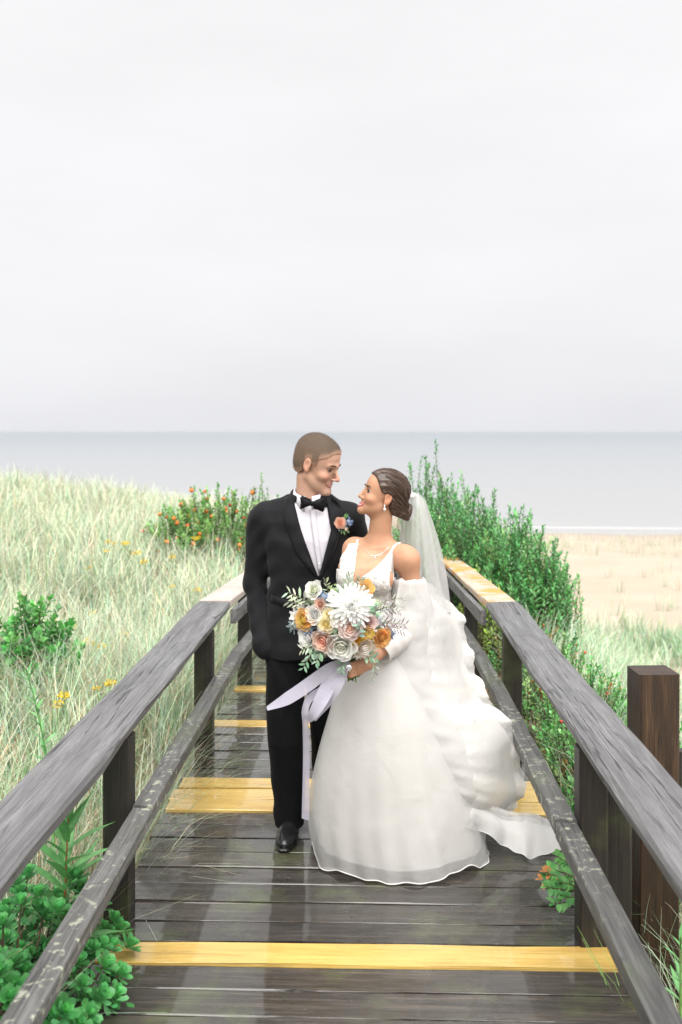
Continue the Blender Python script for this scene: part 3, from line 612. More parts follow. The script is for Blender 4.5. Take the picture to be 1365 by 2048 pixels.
# ================================================================ implicit-surface sculpting for figures
class SDF:
    def __init__(s, lo, hi, h):
        s.lo = np.array(lo, float); s.h = h; s.n = np.ceil((np.array(hi)-s.lo)/h).astype(int)+1
        s.ax = [(s.lo[i]+np.arange(s.n[i])*h).astype(np.float32) for i in range(3)]
        s.d = np.full(s.n, .5, np.float32)
    def blk(s, lo, hi):
        a = np.maximum(np.floor((np.array(lo)-s.lo)/s.h).astype(int), 0); b = np.minimum(np.ceil((np.array(hi)-s.lo)/s.h).astype(int)+1, s.n)
        return tuple(slice(a[i], max(b[i], a[i])) for i in range(3))
    def pts(s, sl): return s.ax[0][sl[0]][:,None,None], s.ax[1][sl[1]][None,:,None], s.ax[2][sl[2]][None,None,:]
    def op(s, fn, lo, hi, k=.02, mode='u', m=None):
        m = (k+.03) if m is None else m
        sl = s.blk(np.array(lo)-m, np.array(hi)+m)
        if min(x.stop-x.start for x in sl) <= 0: return
        b = fn(*s.pts(sl)); a = s.d[sl]
        if mode == 's': a = -a
        if mode == 'i': a = -a; b = -b
        h = np.maximum(k-np.abs(a-b), 0)/max(k, 1e-6); r = np.minimum(a, b)-h*h*k*.25
        s.d[sl] = r if mode == 'u' else -r
    def ell(s, c, r, fr=None, k=.02, mode='u'):
        c = np.array(c, float); r = np.broadcast_to(np.array(r, float), 3)
        if fr is None: Rm, o = np.eye(3), c
        else: Rm, o = fr[1], fr[0]+fr[1]@(c*fr[2]); r = r*fr[2]
        ext = np.sqrt(((Rm*r)**2).sum(1))
        def fn(X, Y, Z):
            X = X-o[0]; Y = Y-o[1]; Z = Z-o[2]
            q = [(X*Rm[0,i]+Y*Rm[1,i]+Z*Rm[2,i]).astype(np.float32) for i in range(3)]
            k0 = np.sqrt(sum((q[i]/r[i])**2 for i in range(3))); k1 = np.sqrt(sum((q[i]/r[i]**2)**2 for i in range(3)))
            return (k0*(k0-1)/np.maximum(k1, 1e-6)).astype(np.float32)
        s.op(fn, o-ext, o+ext, k, mode)
    def rc(s, a, b, ra, rb, fr=None, k=.02, mode='u', sq=None):
        a = np.array(a, float); b = np.array(b, float)
        if fr is not None: a = fr[0]+fr[1]@(a*fr[2]); b = fr[0]+fr[1]@(b*fr[2]); ra *= fr[2]; rb *= fr[2]
        ba = b-a; l2 = (ba**2).sum()
        def fn(X, Y, Z):
            X = X-a[0]; Y = Y-a[1]; Z = Z-a[2]
            t = np.clip((X*ba[0]+Y*ba[1]+Z*ba[2])/l2, 0, 1)
            return (np.sqrt((X-ba[0]*t)**2+(Y-ba[1]*t)**2+(Z-ba[2]*t)**2)-(ra+(rb-ra)*t)).astype(np.float32)
        rr = max(ra, rb); s.op(fn, np.minimum(a,b)-rr, np.maximum(a,b)+rr, k, mode)
    def chain(s, P, r, fr=None, k=.012):
        for i in range(len(P)-1): s.rc(P[i], P[i+1], r[i], r[i+1], fr, k if i else k)
    def stack(s, z, cx, cy, rx, ry, k=.02, mode='u', pw=2.0, fold=None):
        z = np.array(z, float); o = np.argsort(z); z = z[o]; A = [np.array(q, float)[o] if hasattr(q, '__len__') else np.full(len(z), q) for q in (cx, cy, rx, ry)]
        def fn(X, Y, Z):
            zz = Z.ravel(); CX, CY, RX, RY = [np.interp(zz, z, q)[None,None,:].astype(np.float32) for q in A]
            u = np.abs((X-CX)/RX); v = np.abs((Y-CY)/RY); rad = (u**pw+v**pw)**(1/pw)
            d = (rad-1)*np.minimum(RX, RY)
            if fold is not None: d = d+fold(X-CX, Y-CY, Z)
            return np.maximum(d, np.maximum(z[0]-Z, Z-z[-1])).astype(np.float32)
        lo = [min(A[0]-A[2]), min(A[1]-A[3]), z[0]]; hi = [max(A[0]+A[2]), max(A[1]+A[3]), z[-1]]; s.op(fn, lo, hi, k, mode)
    def nets(s, smooth=1):
        d = s.d; S = d < 0; nx, ny, nz = d.shape
        c = np.zeros((nx-1,ny-1,nz-1), np.int8)
        for i in (0,1):
            for j in (0,1):
                for k in (0,1): c += S[i:nx-1+i, j:ny-1+j, k:nz-1+k]
        act = (c > 0) & (c < 8); idx = np.argwhere(act); num = np.full(act.shape, -1, np.int32); num[act] = np.arange(len(idx))
        acc = np.zeros((len(idx),3)); cnt = np.zeros(len(idx))
        corners = [(i,j,k) for i in (0,1) for j in (0,1) for k in (0,1)]
        val = {q: d[idx[:,0]+q[0], idx[:,1]+q[1], idx[:,2]+q[2]] for q in corners}
        for q in corners:
            for ax in range(3):
                if q[ax] == 0:
                    p2 = list(q); p2[ax] = 1; p2 = tuple(p2); a, b = val[q], val[p2]; m = (a < 0) != (b < 0)
                    t = np.where(m, a/np.where(m, a-b, 1), 0); pt = np.tile(np.array(q, float), (len(idx),1)); pt[:,ax] += t
                    acc[m] += pt[m]; cnt[m] += 1
        V = s.lo+(idx+acc/cnt[:,None])*s.h; F = []
        for ax in range(3):
            a1, a2 = (ax+1) % 3, (ax+2) % 3
            sl0 = [slice(None)]*3; sl1 = [slice(None)]*3; sl0[ax] = slice(0,-1); sl1[ax] = slice(1,None)
            A, B = S[tuple(sl0)], S[tuple(sl1)]; ch = np.argwhere(A != B)
            ok = (ch[:,a1] > 0) & (ch[:,a2] > 0) & (ch[:,a1] < s.n[a1]-1) & (ch[:,a2] < s.n[a2]-1); ch = ch[ok]
            e1 = np.zeros(3, int); e1[a1] = 1; e2 = np.zeros(3, int); e2[a2] = 1
            g = lambda p_: num[p_[:,0], p_[:,1], p_[:,2]]
            q = np.stack([g(ch-e1-e2), g(ch-e2), g(ch), g(ch-e1)], -1); ins = A[ch[:,0], ch[:,1], ch[:,2]]
            q[~ins] = q[~ins][:, ::-1]; F.append(q)
        F = np.concatenate(F); F = F[(F >= 0).all(1)]
        for _ in range(smooth):
            e = np.concatenate([F[:,[0,1]], F[:,[1,2]], F[:,[2,3]], F[:,[3,0]]]); sm = np.zeros_like(V); ct = np.zeros(len(V))
            for a in range(3): sm[:,a] = np.bincount(e[:,0], V[e[:,1],a], len(V))+np.bincount(e[:,1], V[e[:,0],a], len(V))
            ct = np.bincount(e[:,0], minlength=len(V))+np.bincount(e[:,1], minlength=len(V)); V = V*.5+.5*sm/np.maximum(ct,1)[:,None]
        return V, F
def frame(o, yaw, pitch, roll, sc=1.0):
    Rm = np.array((Matrix.Rotation(R(yaw), 3, 'Z') @ Matrix.Rotation(R(pitch), 3, 'X') @ Matrix.Rotation(R(roll), 3, 'Y'))); return (np.array(o, float), Rm, sc)
def to_fr(V, fr): return ((V-fr[0])@fr[1])/fr[2]
def fr_pt(fr, p_): return fr[0]+fr[1]@(np.array(p_, float)*fr[2])

def head_sdf(s, fr, male):
    E, C = s.ell, s.rc
    E((0,.020,.040), (.076,.095,.083), fr); E((0,-.028,.035), (.065,.057,.066), fr, .03)
    E((0,-.032,-.030), (.057,.053,.070), fr, .03)
    if male:
        E((0,-.032,-.078), (.045,.045,.038), fr, .03)
        for q in (-1, 1): C((q*.050,.004,-.058), (q*.014,-.072,-.106), .012, .013, fr, .025)
        E((0,-.078,-.106), (.019,.016,.017), fr, .02)
    else:
        E((0,-.034,-.068), (.042,.044,.032), fr, .03)
        for q in (-1, 1): C((q*.044,.000,-.052), (q*.010,-.072,-.094), .012, .012, fr, .02)
        E((0,-.079,-.096), (.014,.013,.014), fr, .018)
    for q in (-1, 1):
        E((q*.040,-.058,-.034), (.022,.024,.019), fr, .018)                     # cheek raised by the smile
        if male: C((q*.006,-.087,.018), (q*.042,-.074,.016), .0075, .0075, fr, .012)
    for q in (-1, 1): E((q*.032,-.095,-.001), (.018,.018,.0105), fr, .010, 's')
    L_ = .121 if male else .112
    C((0,-.083,.006), (0,-L_+.010,-.030), .0075, .0075, fr, .012); E((0,-L_+.011,-.038), (.0095,.011,.0085) if male else (.0085,.011,.0075), fr, .008)
    for q in (-1, 1): E((q*.0115,-L_+.024,-.041), (.0065,.010,.0065), fr, .007)
    zl = -.068; op_ = .0035 if male else .0065
    for q in (-1, 1):
        C((0,-.083,zl+.003), (q*.020,-.074,zl+.006), .006, .004, fr, .008); C((0,-.081,zl-.012), (q*.018,-.072,zl-.006), .006, .004, fr, .008)
        C((q*.019,-.092,-.046), (q*.039,-.072,-.066), .0018, .0018, fr, .006, 's') # smile fold
    for q in (-1, 1):
        o = np.array([q*.077, .012, -.006]); E(o, (.008,.018,.030), fr, .006); E(o+np.array([q*.007,-.002,.004]), (.006,.010,.017), fr, .004, 's'); E(o+np.array([0,-.006,-.025]), (.006,.009,.009), fr, .006)
def skin_cols(V, fr, base, lip, male, stub=None):
    q = to_fr(V, fr); c = np.tile(np.array(base), (len(V),1))
    def blend(mask, col): 
        m = np.clip(mask, 0, 1)[:,None]; c[:] = c*(1-m)+np.array(col)*m
    inh = (np.abs(q) < .16).all(1)
    ck = np.exp(-(((np.abs(q[:,0])-.045)/.02)**2+((q[:,1]+.065)/.03)**2+((q[:,2]+.032)/.018)**2))*inh
    blend(ck*.45, np.array(base)*np.array([1.08,.72,.68]))
    blend(np.exp(-((q[:,0]/.014)**2+((q[:,1]+.112)/.016)**2+((q[:,2]+.038)/.014)**2))*.35*inh, np.array(base)*np.array([1.05,.74,.68]))
    er = ss(.072, .082, np.abs(q[:,0]))*(np.abs(q[:,1]-.01) < .03)*(np.abs(q[:,2]) < .05); blend(er*.35, np.array(base)*np.array([1.05,.70,.62]))
    if stub is not None:
        m = ss(-.045,-.075,q[:,2])*ss(.03,-.02,q[:,1])*ss(-.16,-.125,q[:,2]); blend(m*.22*inh, stub)
    lp = np.exp(-(((q[:,2]+.0695-.10*np.abs(q[:,0])**1.0*(np.abs(q[:,0])>.008)*.9)/(.0105 if male else .0135))**4+(q[:,0]/.030)**4))*(q[:,1] < -.066)*inh; blend(lp*.0, lip)
    return c
def skinmat(name):
    m, N, L, p = mat_new(name); a = N.new('ShaderNodeVertexColor'); a.layer_name = 'Col'
    t = N.new('ShaderNodeTexCoord'); f = nnoise(N, L, t.outputs['Object'], 22, 4); f2 = nnoise(N, L, t.outputs['Object'], 260, 2)
    c = nmix(N, L, 1.0, a.outputs[0], nramp(N, L, f, [(.3, (.94,.92,.91)), (.7, (1.04,1.05,1.05))]), 'MULTIPLY'); L.new(c, p.inputs['Base Color'])
    p.inputs['Roughness'].default_value = .6; p.inputs['Specular IOR Level'].default_value = .3; p.inputs['Subsurface Weight'].default_value = .15; p.inputs['Subsurface Radius'].default_value = (.012,.004,.002); p.inputs['Subsurface Scale'].default_value = .6
    L.new(nbump(N, L, f2, .12, .001), p.inputs['Normal']); return m
def sphere(r=1, nu=8, nv=12, sc=(1,1,1)):
    th = np.linspace(0, math.pi, nu+1); a = np.arange(nv)*2*math.pi/nv
    V = np.concatenate([np.stack([r*math.sin(t)*np.cos(a), r*math.sin(t)*np.sin(a), np.full(nv, r*math.cos(t))], -1) for t in th])*np.array(sc); return V, grid_faces(nu+1, nv, True)[:, ::-1]
MC = {}
def colmat(name, rough=.5, spec=.4):
    m, N, L, p = mat_new(name); a = N.new('ShaderNodeVertexColor'); a.layer_name = 'Col'; L.new(a.outputs[0], p.inputs['Base Color']); p.inputs['Roughness'].default_value = rough; p.inputs['Specular IOR Level'].default_value = spec; return m
M['eye'] = colmat('eyeball', .15, .5)
def face_bits(root, fr, browc, lashc, male, tree):
    for q in (-1, 1):
        V, F = sphere(.0110 if male else .0122, 10, 14); dirn = unit(np.array([[q*.0,-1,-.12]]))[0]; dt = unit(V)@dirn
        c = np.where((dt > .86)[:,None], np.array([.09,.05,.025]), np.array([.42,.38,.36])); c = np.where((dt > .95)[:,None], np.array([.01,.01,.01]), c)
        mesh('eye', np.array([fr_pt(fr, v+np.array([q*.032,-.0682 if male else -.0685,-.001])) for v in V]), F, M['eye'], root, c)
        mb = MB()      # upper lid with lashes
        a = np.linspace(-1, 1, 9); up = .0042 if male else .0062
        P = [fr_pt(fr, (q*.032+t*.0155, -.0825+.0065*t*t, -.001+up*(1-t*t)-.001*t*q)) for t in a]; V, F = tube(P, np.array([.0010,.0016,.0021,.0024,.0025,.0024,.0022,.0018,.001])*(1 if male else 1.25), 5, False); mb.add(V, F, lashc)
        P = [fr_pt(fr, (q*.032+t*.014, -.0815+.006*t*t, -.001-.0045*(1-t*t))) for t in a]; V, F = tube(P, .0011, 5, False); mb.add(V, F, np.array(lashc)*2)
        mb.build('eyelid', MC['lash'], root)
        P = [fr_pt(fr, (q*(.014+.036*t), -.0925+.013*t*t+.003*t, .0185+.006*math.sin(t*2.2)-.004*t*t)) for t in np.linspace(0,1,8)]
        V, F = tube(P, np.array([.002,.0034,.0036,.0034,.003,.0026,.002,.001])*(1.15 if male else .95), 5, False); mesh('eyebrow', V, F, browc, root)
    tree = bvh_of(tree); lo = .0068 if male else .0110
    def dr(x, z, off):
        a = fr_pt(fr, (x, -.2, z)); d_ = Vector(fr[1]@np.array([0,1.0,0])); h = tree.ray_cast(Vector(a), d_); return np.array(h[0])-np.array(d_)*off*fr[2] if h[0] else fr_pt(fr, (x,-.08,z))
    zu = lambda t: -.0680+.0095*t*t; zd = lambda t: -.0680-lo+(.0095+lo)*t*t; W_ = .0310 if male else .0290
    T_ = np.linspace(-1, 1, 15)
    for nm, k0, k1, c in (('teeth', 0, .62, (.80,.77,.72)), ('mouth', .62, 1, (.16,.035,.03))):
        V = [dr(t*W_, zu(t)+(zd(t)-zu(t))*(k0+(k1-k0)*u), .0012) for t in T_ for u in (0,.5,1)]; mesh(nm, V, grid_faces(15, 3), M['mouth_teeth' if nm == 'teeth' else 'mouth_in'], root)
    for zf, rr in ((zu, .0026), (zd, .0033)):
        P = [dr(t*W_*1.04, zf(t)+(rr*.7 if zf is zu else -rr*.6), .0010) for t in T_]; V, F = tube(P, rr*(1.0-.65*T_**2)*(1 if male else 1.2), 6, False); mesh('lip', V, F, M['lip_m' if male else 'lip_f'], root)
M['mouth_teeth'] = plain('teeth', (.80,.77,.72), .3, .4, .04, 0); M['mouth_in'] = plain('mouth_inside', (.16,.035,.03), .5, .3, .1, 0); M['lip_m'] = plain('lip', (.48,.19,.16), .45, .4, .08, 0); M['lip_f'] = plain('lip_rose', (.52,.11,.12), .35, .5, .08, 0)
def bvh_of(o): me = o.data; return BVHTree.FromPolygons([v.co for v in me.vertices], [p_.vertices for p_ in me.polygons])
def hair_strands(name, dark, pale, scale, stretch, rough=.4, ):
    m, N, L, p = mat_new(name); t = N.new('ShaderNodeTexCoord'); k = N.new('ShaderNodeMapping'); k.inputs['Scale'].default_value = stretch; L.new(t.outputs['Object'], k.inputs[0])
    f = nnoise(N, L, k.outputs[0], scale, 5, .6, .2); L.new(nramp(N, L, f, [(.3, dark), (.7, pale)]), p.inputs['Base Color']); p.inputs['Roughness'].default_value = rough
    L.new(nbump(N, L, f, .5, .004), p.inputs['Normal']); return m
MC['lash'] = colmat('lashes', .6); MC['brow_m'] = plain('eyebrow_brown', (.10,.06,.035), .7); MC['brow_f'] = plain('eyebrow_dark', (.06,.035,.022), .7)
MC['skin_m'] = skinmat('groom_skin'); MC['skin_f'] = skinmat('bride_skin')
def cloth(name, c, rough, weave=900, wb=.12, fold=.5, fs=9, sheen=.0, var=.06, stretch=(1,1,.35), spec=.3):
    m, N, L, p = mat_new(name); t = N.new('ShaderNodeTexCoord'); k = N.new('ShaderNodeMapping'); k.inputs['Scale'].default_value = stretch; L.new(t.outputs['Object'], k.inputs[0])
    f = nnoise(N, L, k.outputs[0], fs, 3, .5, .8); f2 = nnoise(N, L, t.outputs['Object'], weave, 2); c = np.array(c)
    L.new(nramp(N, L, f, [(.3, tuple(c*(1-var))), (.7, tuple(np.minimum(c*(1+var),1)))]), p.inputs['Base Color']); p.inputs['Roughness'].default_value = rough; p.inputs['Sheen Weight'].default_value = sheen; p.inputs['Specular IOR Level'].default_value = spec
    b = nbump(N, L, f2, wb, .001); L.new(nbump(N, L, f, fold, .02, b), p.inputs['Normal']); return m
MC['suit'] = cloth('black_wool', (.0052,.0055,.0070), .8, fold=.6, sheen=.04, fs=7, spec=.2); MC['satin'] = cloth('black_satin', (.006,.006,.007), .38, fold=.2)
MC['trousers'] = cloth('black_trouser_wool', (.0042,.0042,.0052), .8, fold=.6, fs=6, sheen=.02, spec=.1)
MC['shirt'] = cloth('white_shirt', (.50,.48,.52), .7, fold=.35, fs=14); MC['bow'] = cloth('black_bow_tie', (.004,.004,.005), .6, fold=.4, fs=30, spec=.15)
MC['shoe'] = plain('black_leather', (.010,.010,.011), .22, .5, .2, .05, 60); MC['button'] = plain('shirt_button', (.75,.74,.74), .3)

# ---------------------------------------------------------------- groom
YG = 4.42; gb = at(607, 1000, YG); G0 = Vector((gb.x, YG, 0.0))
groom = tag(empty('person', G0), 'man in a black suit and bow tie, one hand in his pocket', 'person')
gk = YG/FPX
def gx(px): return (px-607)*gk
def gz(py): return 1.8-(py-862)*gk
GH = frame((gx(637), .0, gz(926)), 66, 20, -3, 1.03)
def gneck(s, r0=.056, r1=.062): s.rc(fr_pt(GH, (0,.022,-.075)), (.026,.035,1.46), r0, r1, None, .03)
def torso_g(s, d, k=.02, top=1.50):
    s.stack([.80,.88,1.0,1.12,1.22,1.32,1.40,1.45,1.478,top], [.005,.005,.008,.012,.014,.014,.014,.016,.018,.022], [.015]*5+[.02,.025,.03,.03,.03],
            np.array([.182,.178,.168,.160,.172,.186,.190,.178,.142,.095])+d, np.array([.122,.120,.115,.112,.118,.122,.112,.095,.078,.065])+d, k, pw=2.35)
ARM_R = [(-.190,.03,1.405), (-.222,.06,1.115), (-.178,-.035,.868), (-.160,-.05,.80)]
ARM_L = [(.205,.035,1.41), (.268,.16,1.16), (.40,.235,1.10), (.46,.23,1.09)]
LEG_R = dict(z=[.04,.06,.20,.43,.60,.78,.90,.98], cx=[-.066,-.066,-.068,-.076,-.079,-.078,-.074,-.07], cy=[.035,.035,.03,-.012,-.005,.01,.015,.02])
LEG_L = dict(z=[.04,.06,.20,.43,.60,.78,.90,.98], cx=[.105,.105,.105,.102,.098,.094,.088,.08], cy=[.22,.22,.19,.08,.04,.02,.015,.02])
s = SDF((-.30,-.30,-.01), (.52,.36,1.83), .0042)
torso_g(s, -.02, top=1.47); gneck(s); head_sdf(s, GH, True)
for A in (ARM_R, ARM_L): s.chain(A[:3], [.05,.04,.03]); 
for q, lg in ((1,LEG_R),(2,LEG_L)): s.stack(lg['z'], lg['cx'], lg['cy'], [.035,.036,.045,.05,.06,.072,.078,.07], [.038,.04,.05,.055,.065,.08,.085,.07]); s.rc((lg['cx'][0],lg['cy'][0]+.04,.04), (lg['cx'][0],lg['cy'][0]-.14,.03), .03, .025)
# hands: right one in the pocket, left one behind the bride's back
for wr, dr, sd_ in ((np.array(ARM_R[2]), np.array([.80,.05,-.60]), np.array([.1,.97,.2])), (np.array(ARM_L[2]), np.array([.98,.1,-.15]), np.array([0,.2,.98]))):
    dr = unit(dr); nn = np.cross(dr, sd_); s.rc(wr, wr+dr*.07, .028, .030, None, .02)
    for i, (o, l) in enumerate(((-.024,.06),(-.008,.07),(.008,.066),(.023,.052))):
        b = wr+dr*.085+sd_*o; s.chain([b, b+dr*l*.5+nn*.01, b+dr*l*.9+nn*.025], [.0088,.008,.007])
    s.chain([wr+dr*.03+sd_*.028, wr+dr*.065+sd_*.05+nn*.01, wr+dr*.095+sd_*.052+nn*.02], [.011,.010,.008])
V, F = s.nets(1)
body_g = mesh('body', V, F, MC['skin_m'], groom, skin_cols(V, GH, (.47,.28,.20), (.50,.20,.165), True, (.36,.24,.18)))
face_bits(groom, GH, MC['brow_m'], (.03,.02,.015), True, body_g)
# cropped hair
def hair_sdf(lo, hi, h, fr, off, yz, extra=None):
    s = SDF(lo, hi, h); s.ell((0,.020,.040), np.array((.076,.095,.083))+off, fr); s.ell((0,-.028,.035), np.array((.066,.058,.066))+off, fr, .03)
    s.ell((0,.040,-.015), np.array((.066,.070,.070))+off*.7, fr, .03)
    if extra: extra(s)
    X, Y, Z = np.meshgrid(*s.ax, indexing='ij'); q = to_fr(np.stack([X,Y,Z],-1).reshape(-1,3), fr); zl = np.interp(q[:,1], [a for a, b in yz], [b for a, b in yz]); return s, q, zl
HLG = ([-.1,-.078,-.060,-.034,-.028,-.008,.004,.030,.036,.06,.12], [.076,.070,.046,.034,.0,-.006,.022,.012,-.045,-.062,-.065])
c0 = GH[0]; s, q, zl = hair_sdf(c0-.17, c0+.17, .0033, GH, .0030, [(-.1,.076),(-.078,.070),(-.060,.046),(-.034,.034),(-.028,.000),(-.008,-.006),(.004,.022),(.030,.012),(.036,-.045),(.06,-.062),(.12,-.065)])
cut = ((zl-q[:,2])*.6*GH[2]).reshape(s.d.shape); s.d = np.maximum(s.d, cut.astype(np.float32)); V, F = s.nets(1)
qq = to_fr(V, GH); 
m, N, L, p = mat_new('cropped_hair'); t = N.new('ShaderNodeTexCoord'); f = nnoise(N, L, t.outputs['Object'], 240, 4, .7); a = N.new('ShaderNodeVertexColor'); a.layer_name = 'Col'
L.new(nmix(N, L, 1.0, a.outputs[0], nramp(N, L, f, [(.3,.5),(.7,1.45)]), 'MULTIPLY'), p.inputs['Base Color']); p.inputs['Roughness'].default_value = .8; L.new(nbump(N, L, f, .7, .004), p.inputs['Normal'])
tt = ss(.02, .11, qq[:,2])[:,None]; zl = np.interp(qq[:,1], HLG[0], HLG[1]); fd = ss(.0, .034, qq[:,2]-zl)[:,None]*.75+.25; hc = np.array([.15,.10,.066])*(1-tt)+np.array([.080,.054,.036])*tt
mesh('hair', V, F, m, groom, np.array([.46,.275,.195])*(1-fd)+hc*fd)
# short bristles over the cropped hair so that its edge is soft
hm = bpy.data.objects['hair'].data if False else None
nV = unit(V-np.array(GH[0])); r = np.random.RandomState(8); pk = r.choice(len(V), min(len(V), 9000), replace=False); P = V[pk]+r.normal(0,.0012,(len(pk),3)); nn = unit(nV[pk]+r.normal(0,.45,(len(pk),3))); sd = unit(np.cross(nn, rnd_unit(len(pk), r))); ll = r.uniform(.0025,.0050,(len(pk),1))
BV = np.stack([P-sd*.0006, P+sd*.0006, P+nn*ll], 1).reshape(-1,3); BF = np.arange(len(BV)).reshape(-1,3); mesh('cropped_strands', BV, BF, m, groom, np.repeat((np.array([.46,.275,.195])*(1-fd)+hc*fd)[pk]*r.uniform(.6,1.3,(len(pk),1)), 3, 0))
# shirt, collar
s = SDF((-.2,-.2,1.0), (.24,.2,1.6), .005); torso_g(s, -.009, top=1.49); s.d = np.maximum(s.d, (1.10-s.ax[2])[None,None,:])
V, F = s.nets(1); shirt = mesh('shirt', V, F, MC['shirt'], groom)
def bvh_of(o): me = o.data; return BVHTree.FromPolygons([v.co for v in me.vertices], [p_.vertices for p_ in me.polygons])
def front_y(tree, x, z, dflt=-.12):
    h = tree.ray_cast(Vector((x, -1, z)), Vector((0, 1, 0))); return h[0].y if h[0] else dflt
def collar_ring():
    n = 40; V = []; 
    for j, (zz, rr) in enumerate(((1.475,.0675),(1.51,.0665),(1.548,.066),(1.550,.0685),(1.525,.073),(1.498,.0775))):
        for i in range(n+1):
            a = R(-78)+(2*math.pi-R(24))*i/n      # opening at the front
            ft = .5-.5*math.sin(a); x = .026+rr*math.cos(a); y = .022+rr*1.04*math.sin(a); V.append((x, y, zz-.040*ft**1.3+(.010 if j in (2,3) else 0)*(1-ft)-.014*(j == 5)*max(0, ft-.75)*4))
    return np.array(V), grid_faces(6, n+1)
V, F = collar_ring(); col_ = mesh('collar', V, F, MC['shirt'], groom); so = col_.modifiers.new('t', 'SOLIDIFY'); so.thickness = .003
# jacket collar round the back of the neck
V = []; n = 30
for i in range(n+1):
    a = R(-48)+R(276)*i/n; ft = .5-.5*math.sin(a)
    for (rr, zz) in ((.074,1.505),(.075,1.540),(.080,1.548),(.090,1.530),(.104,1.500)): V.append((.026+rr*1.02*math.cos(a), .024+rr*1.02*math.sin(a), zz-.040*ft**1.2))
o = mesh('jacket_collar', V, grid_faces(n+1, 5), MC['suit'], groom); so = o.modifiers.new('t', 'SOLIDIFY'); so.thickness = .004
# jacket
s = SDF((-.32,-.22,.78), (.52,.38,1.54), .005)
fw = lambda X, Y, Z: (.0032*np.sin(Z*23+X*36+2*np.sin(Y*18+Z*11))*np.sin(Z*8+X*9+1)+.0026*np.sin(Z*61-X*47+3*np.sin(X*13))*np.sin(X*17+Z*6)).astype(np.float32)
torso_g(s, .004, top=1.515)
s.rc((-.165,.03,1.425), (-.13,.03,1.44), .058, .045, None, .05); s.rc((.185,.035,1.425), (.15,.03,1.44), .056, .045, None, .05)
s.rc(ARM_R[0], ARM_R[1], .066, .051, None, .03); s.rc(ARM_R[1], ARM_R[2], .051, .044, None, .02); s.rc(ARM_R[2], (-.172,-.040,.845), .044, .046, None, .015)
s.rc(ARM_L[0], ARM_L[1], .068, .057, None, .03); s.rc(ARM_L[1], ARM_L[2], .057, .046, None, .02)
X, Y, Z = [a.astype(np.float32) for a in np.meshgrid(*s.ax, indexing='ij')]; s.d = s.d+fw(X, Y, Z)
# gap between sleeve and waist, crease at the elbow
s.rc((-.158,-.02,1.20), (-.158,.02,1.04), .006, .010, None, .012, 's')
vz = [1.165, 1.265, 1.369, 1.46, 1.60]; xl = [.071, .034, -.004, -.030, -.075]; xr = [.073, .100, .126, .108, .085]
XL = np.interp(s.ax[2], vz, xl)[None,None,:]; XR = np.interp(s.ax[2], vz, xr)[None,None,:]
carve = np.maximum(np.maximum(XL-X, X-XR), np.maximum(Y-.0, 1.165-Z)); s.d = np.maximum(s.d, -carve.astype(np.float32))
hole = np.maximum(np.sqrt((X-.026)**2+(Y-.022)**2)-.073, 1.44-Z); s.d = np.maximum(s.d, -hole.astype(np.float32))
hem = np.maximum(np.abs(X-.075-(Z-1.0)*.0)-.002-(.99-Z)*.10, np.maximum(Y-.0, Z-.985)); s.d = np.maximum(s.d, -hem.astype(np.float32))
V, F = s.nets(1); jacket = mesh('jacket', V, F, MC['suit'], groom); jt = bvh_of(jacket)
def strip_on(tree, inner, outer, n, m_, off, bulge, name, mat, parent):
    def res(P, n):
        P = np.array(P, float); d = np.concatenate([[0], np.cumsum(np.hypot(*np.diff(P, axis=0).T))]); t = np.linspace(0, d[-1], n); return np.stack([np.interp(t, d, P[:,0]), np.interp(t, d, P[:,1])], -1)
    A, B = res(inner, n), res(outer, n); V = []
    for i in range(n):
        ys = []
        for j in range(m_):
            q = A[i]*(1-j/(m_-1))+B[i]*j/(m_-1); y = front_y(tree, q[0], q[1], None)
            ys.append((q, y))
        good = [y for _, y in ys if y is not None and y < -.02]; dv = min(good) if good else -.10
        for j, (q, y) in enumerate(ys):
            y = dv if (y is None or y > dv+.03) else y; t = j/(m_-1); V.append((q[0], y-off-bulge*math.sin(math.pi*min(1, t*1.0))*.8-(.004 if j == 0 else 0), q[1]))
    o = mesh(name, V, grid_faces(n, m_), mat, parent); so = o.modifiers.new('t', 'SOLIDIFY'); so.thickness = .003; so.offset = 0; return o
pxz = lambda L_: [(gx(a), gz(b)) for a, b in L_]
strip_on(jt, pxz([(583,990),(590,1012),(604,1053),(622,1100),(640,1149)]), pxz([(573,994),(568,1014),(571,1034),(596,1100),(637,1149)]), 26, 7, .006, .006, 'lapel', MC['suit'], groom)
strip_on(jt, pxz([(653,996),(663,1030),(666,1056),(652,1103),(641,1149)]), pxz([(668,992),(684,1012),(688,1040),(672,1095),(644,1149)]), 26, 7, .006, .006, 'lapel', MC['suit'], groom)
strip_on(jt, pxz([(545,1186),(590,1196)]), pxz([(544,1199),(589,1209)]), 8, 3, .004, .001, 'pocket_flap', MC['suit'], groom)
for py in (1158,1200):
    V, F = sphere(.009, 5, 10, (1,.45,1)); y = front_y(jt, gx(644), gz(py)); mesh('jacket_button', V+np.array([gx(644), y-.004, gz(py)]), F, MC['shoe'], groom)
st_ = bvh_of(shirt)
strip_on(st_, [(gx(622),gz(1018)),(gx(640),gz(1140))], [(gx(634),gz(1018)),(gx(648),gz(1140))], 12, 3, .003, .001, 'shirt_placket', MC['shirt'], groom)
for t in (.25,.55,.85):
    x, z = gx(628+(644-628)*t), gz(1022+(1140-1022)*t); V, F = sphere(.0042, 4, 8, (1,.5,1)); mesh('shirt_button', V+np.array([x, front_y(st_, x, z)-.006, z]), F, MC['button'], groom)
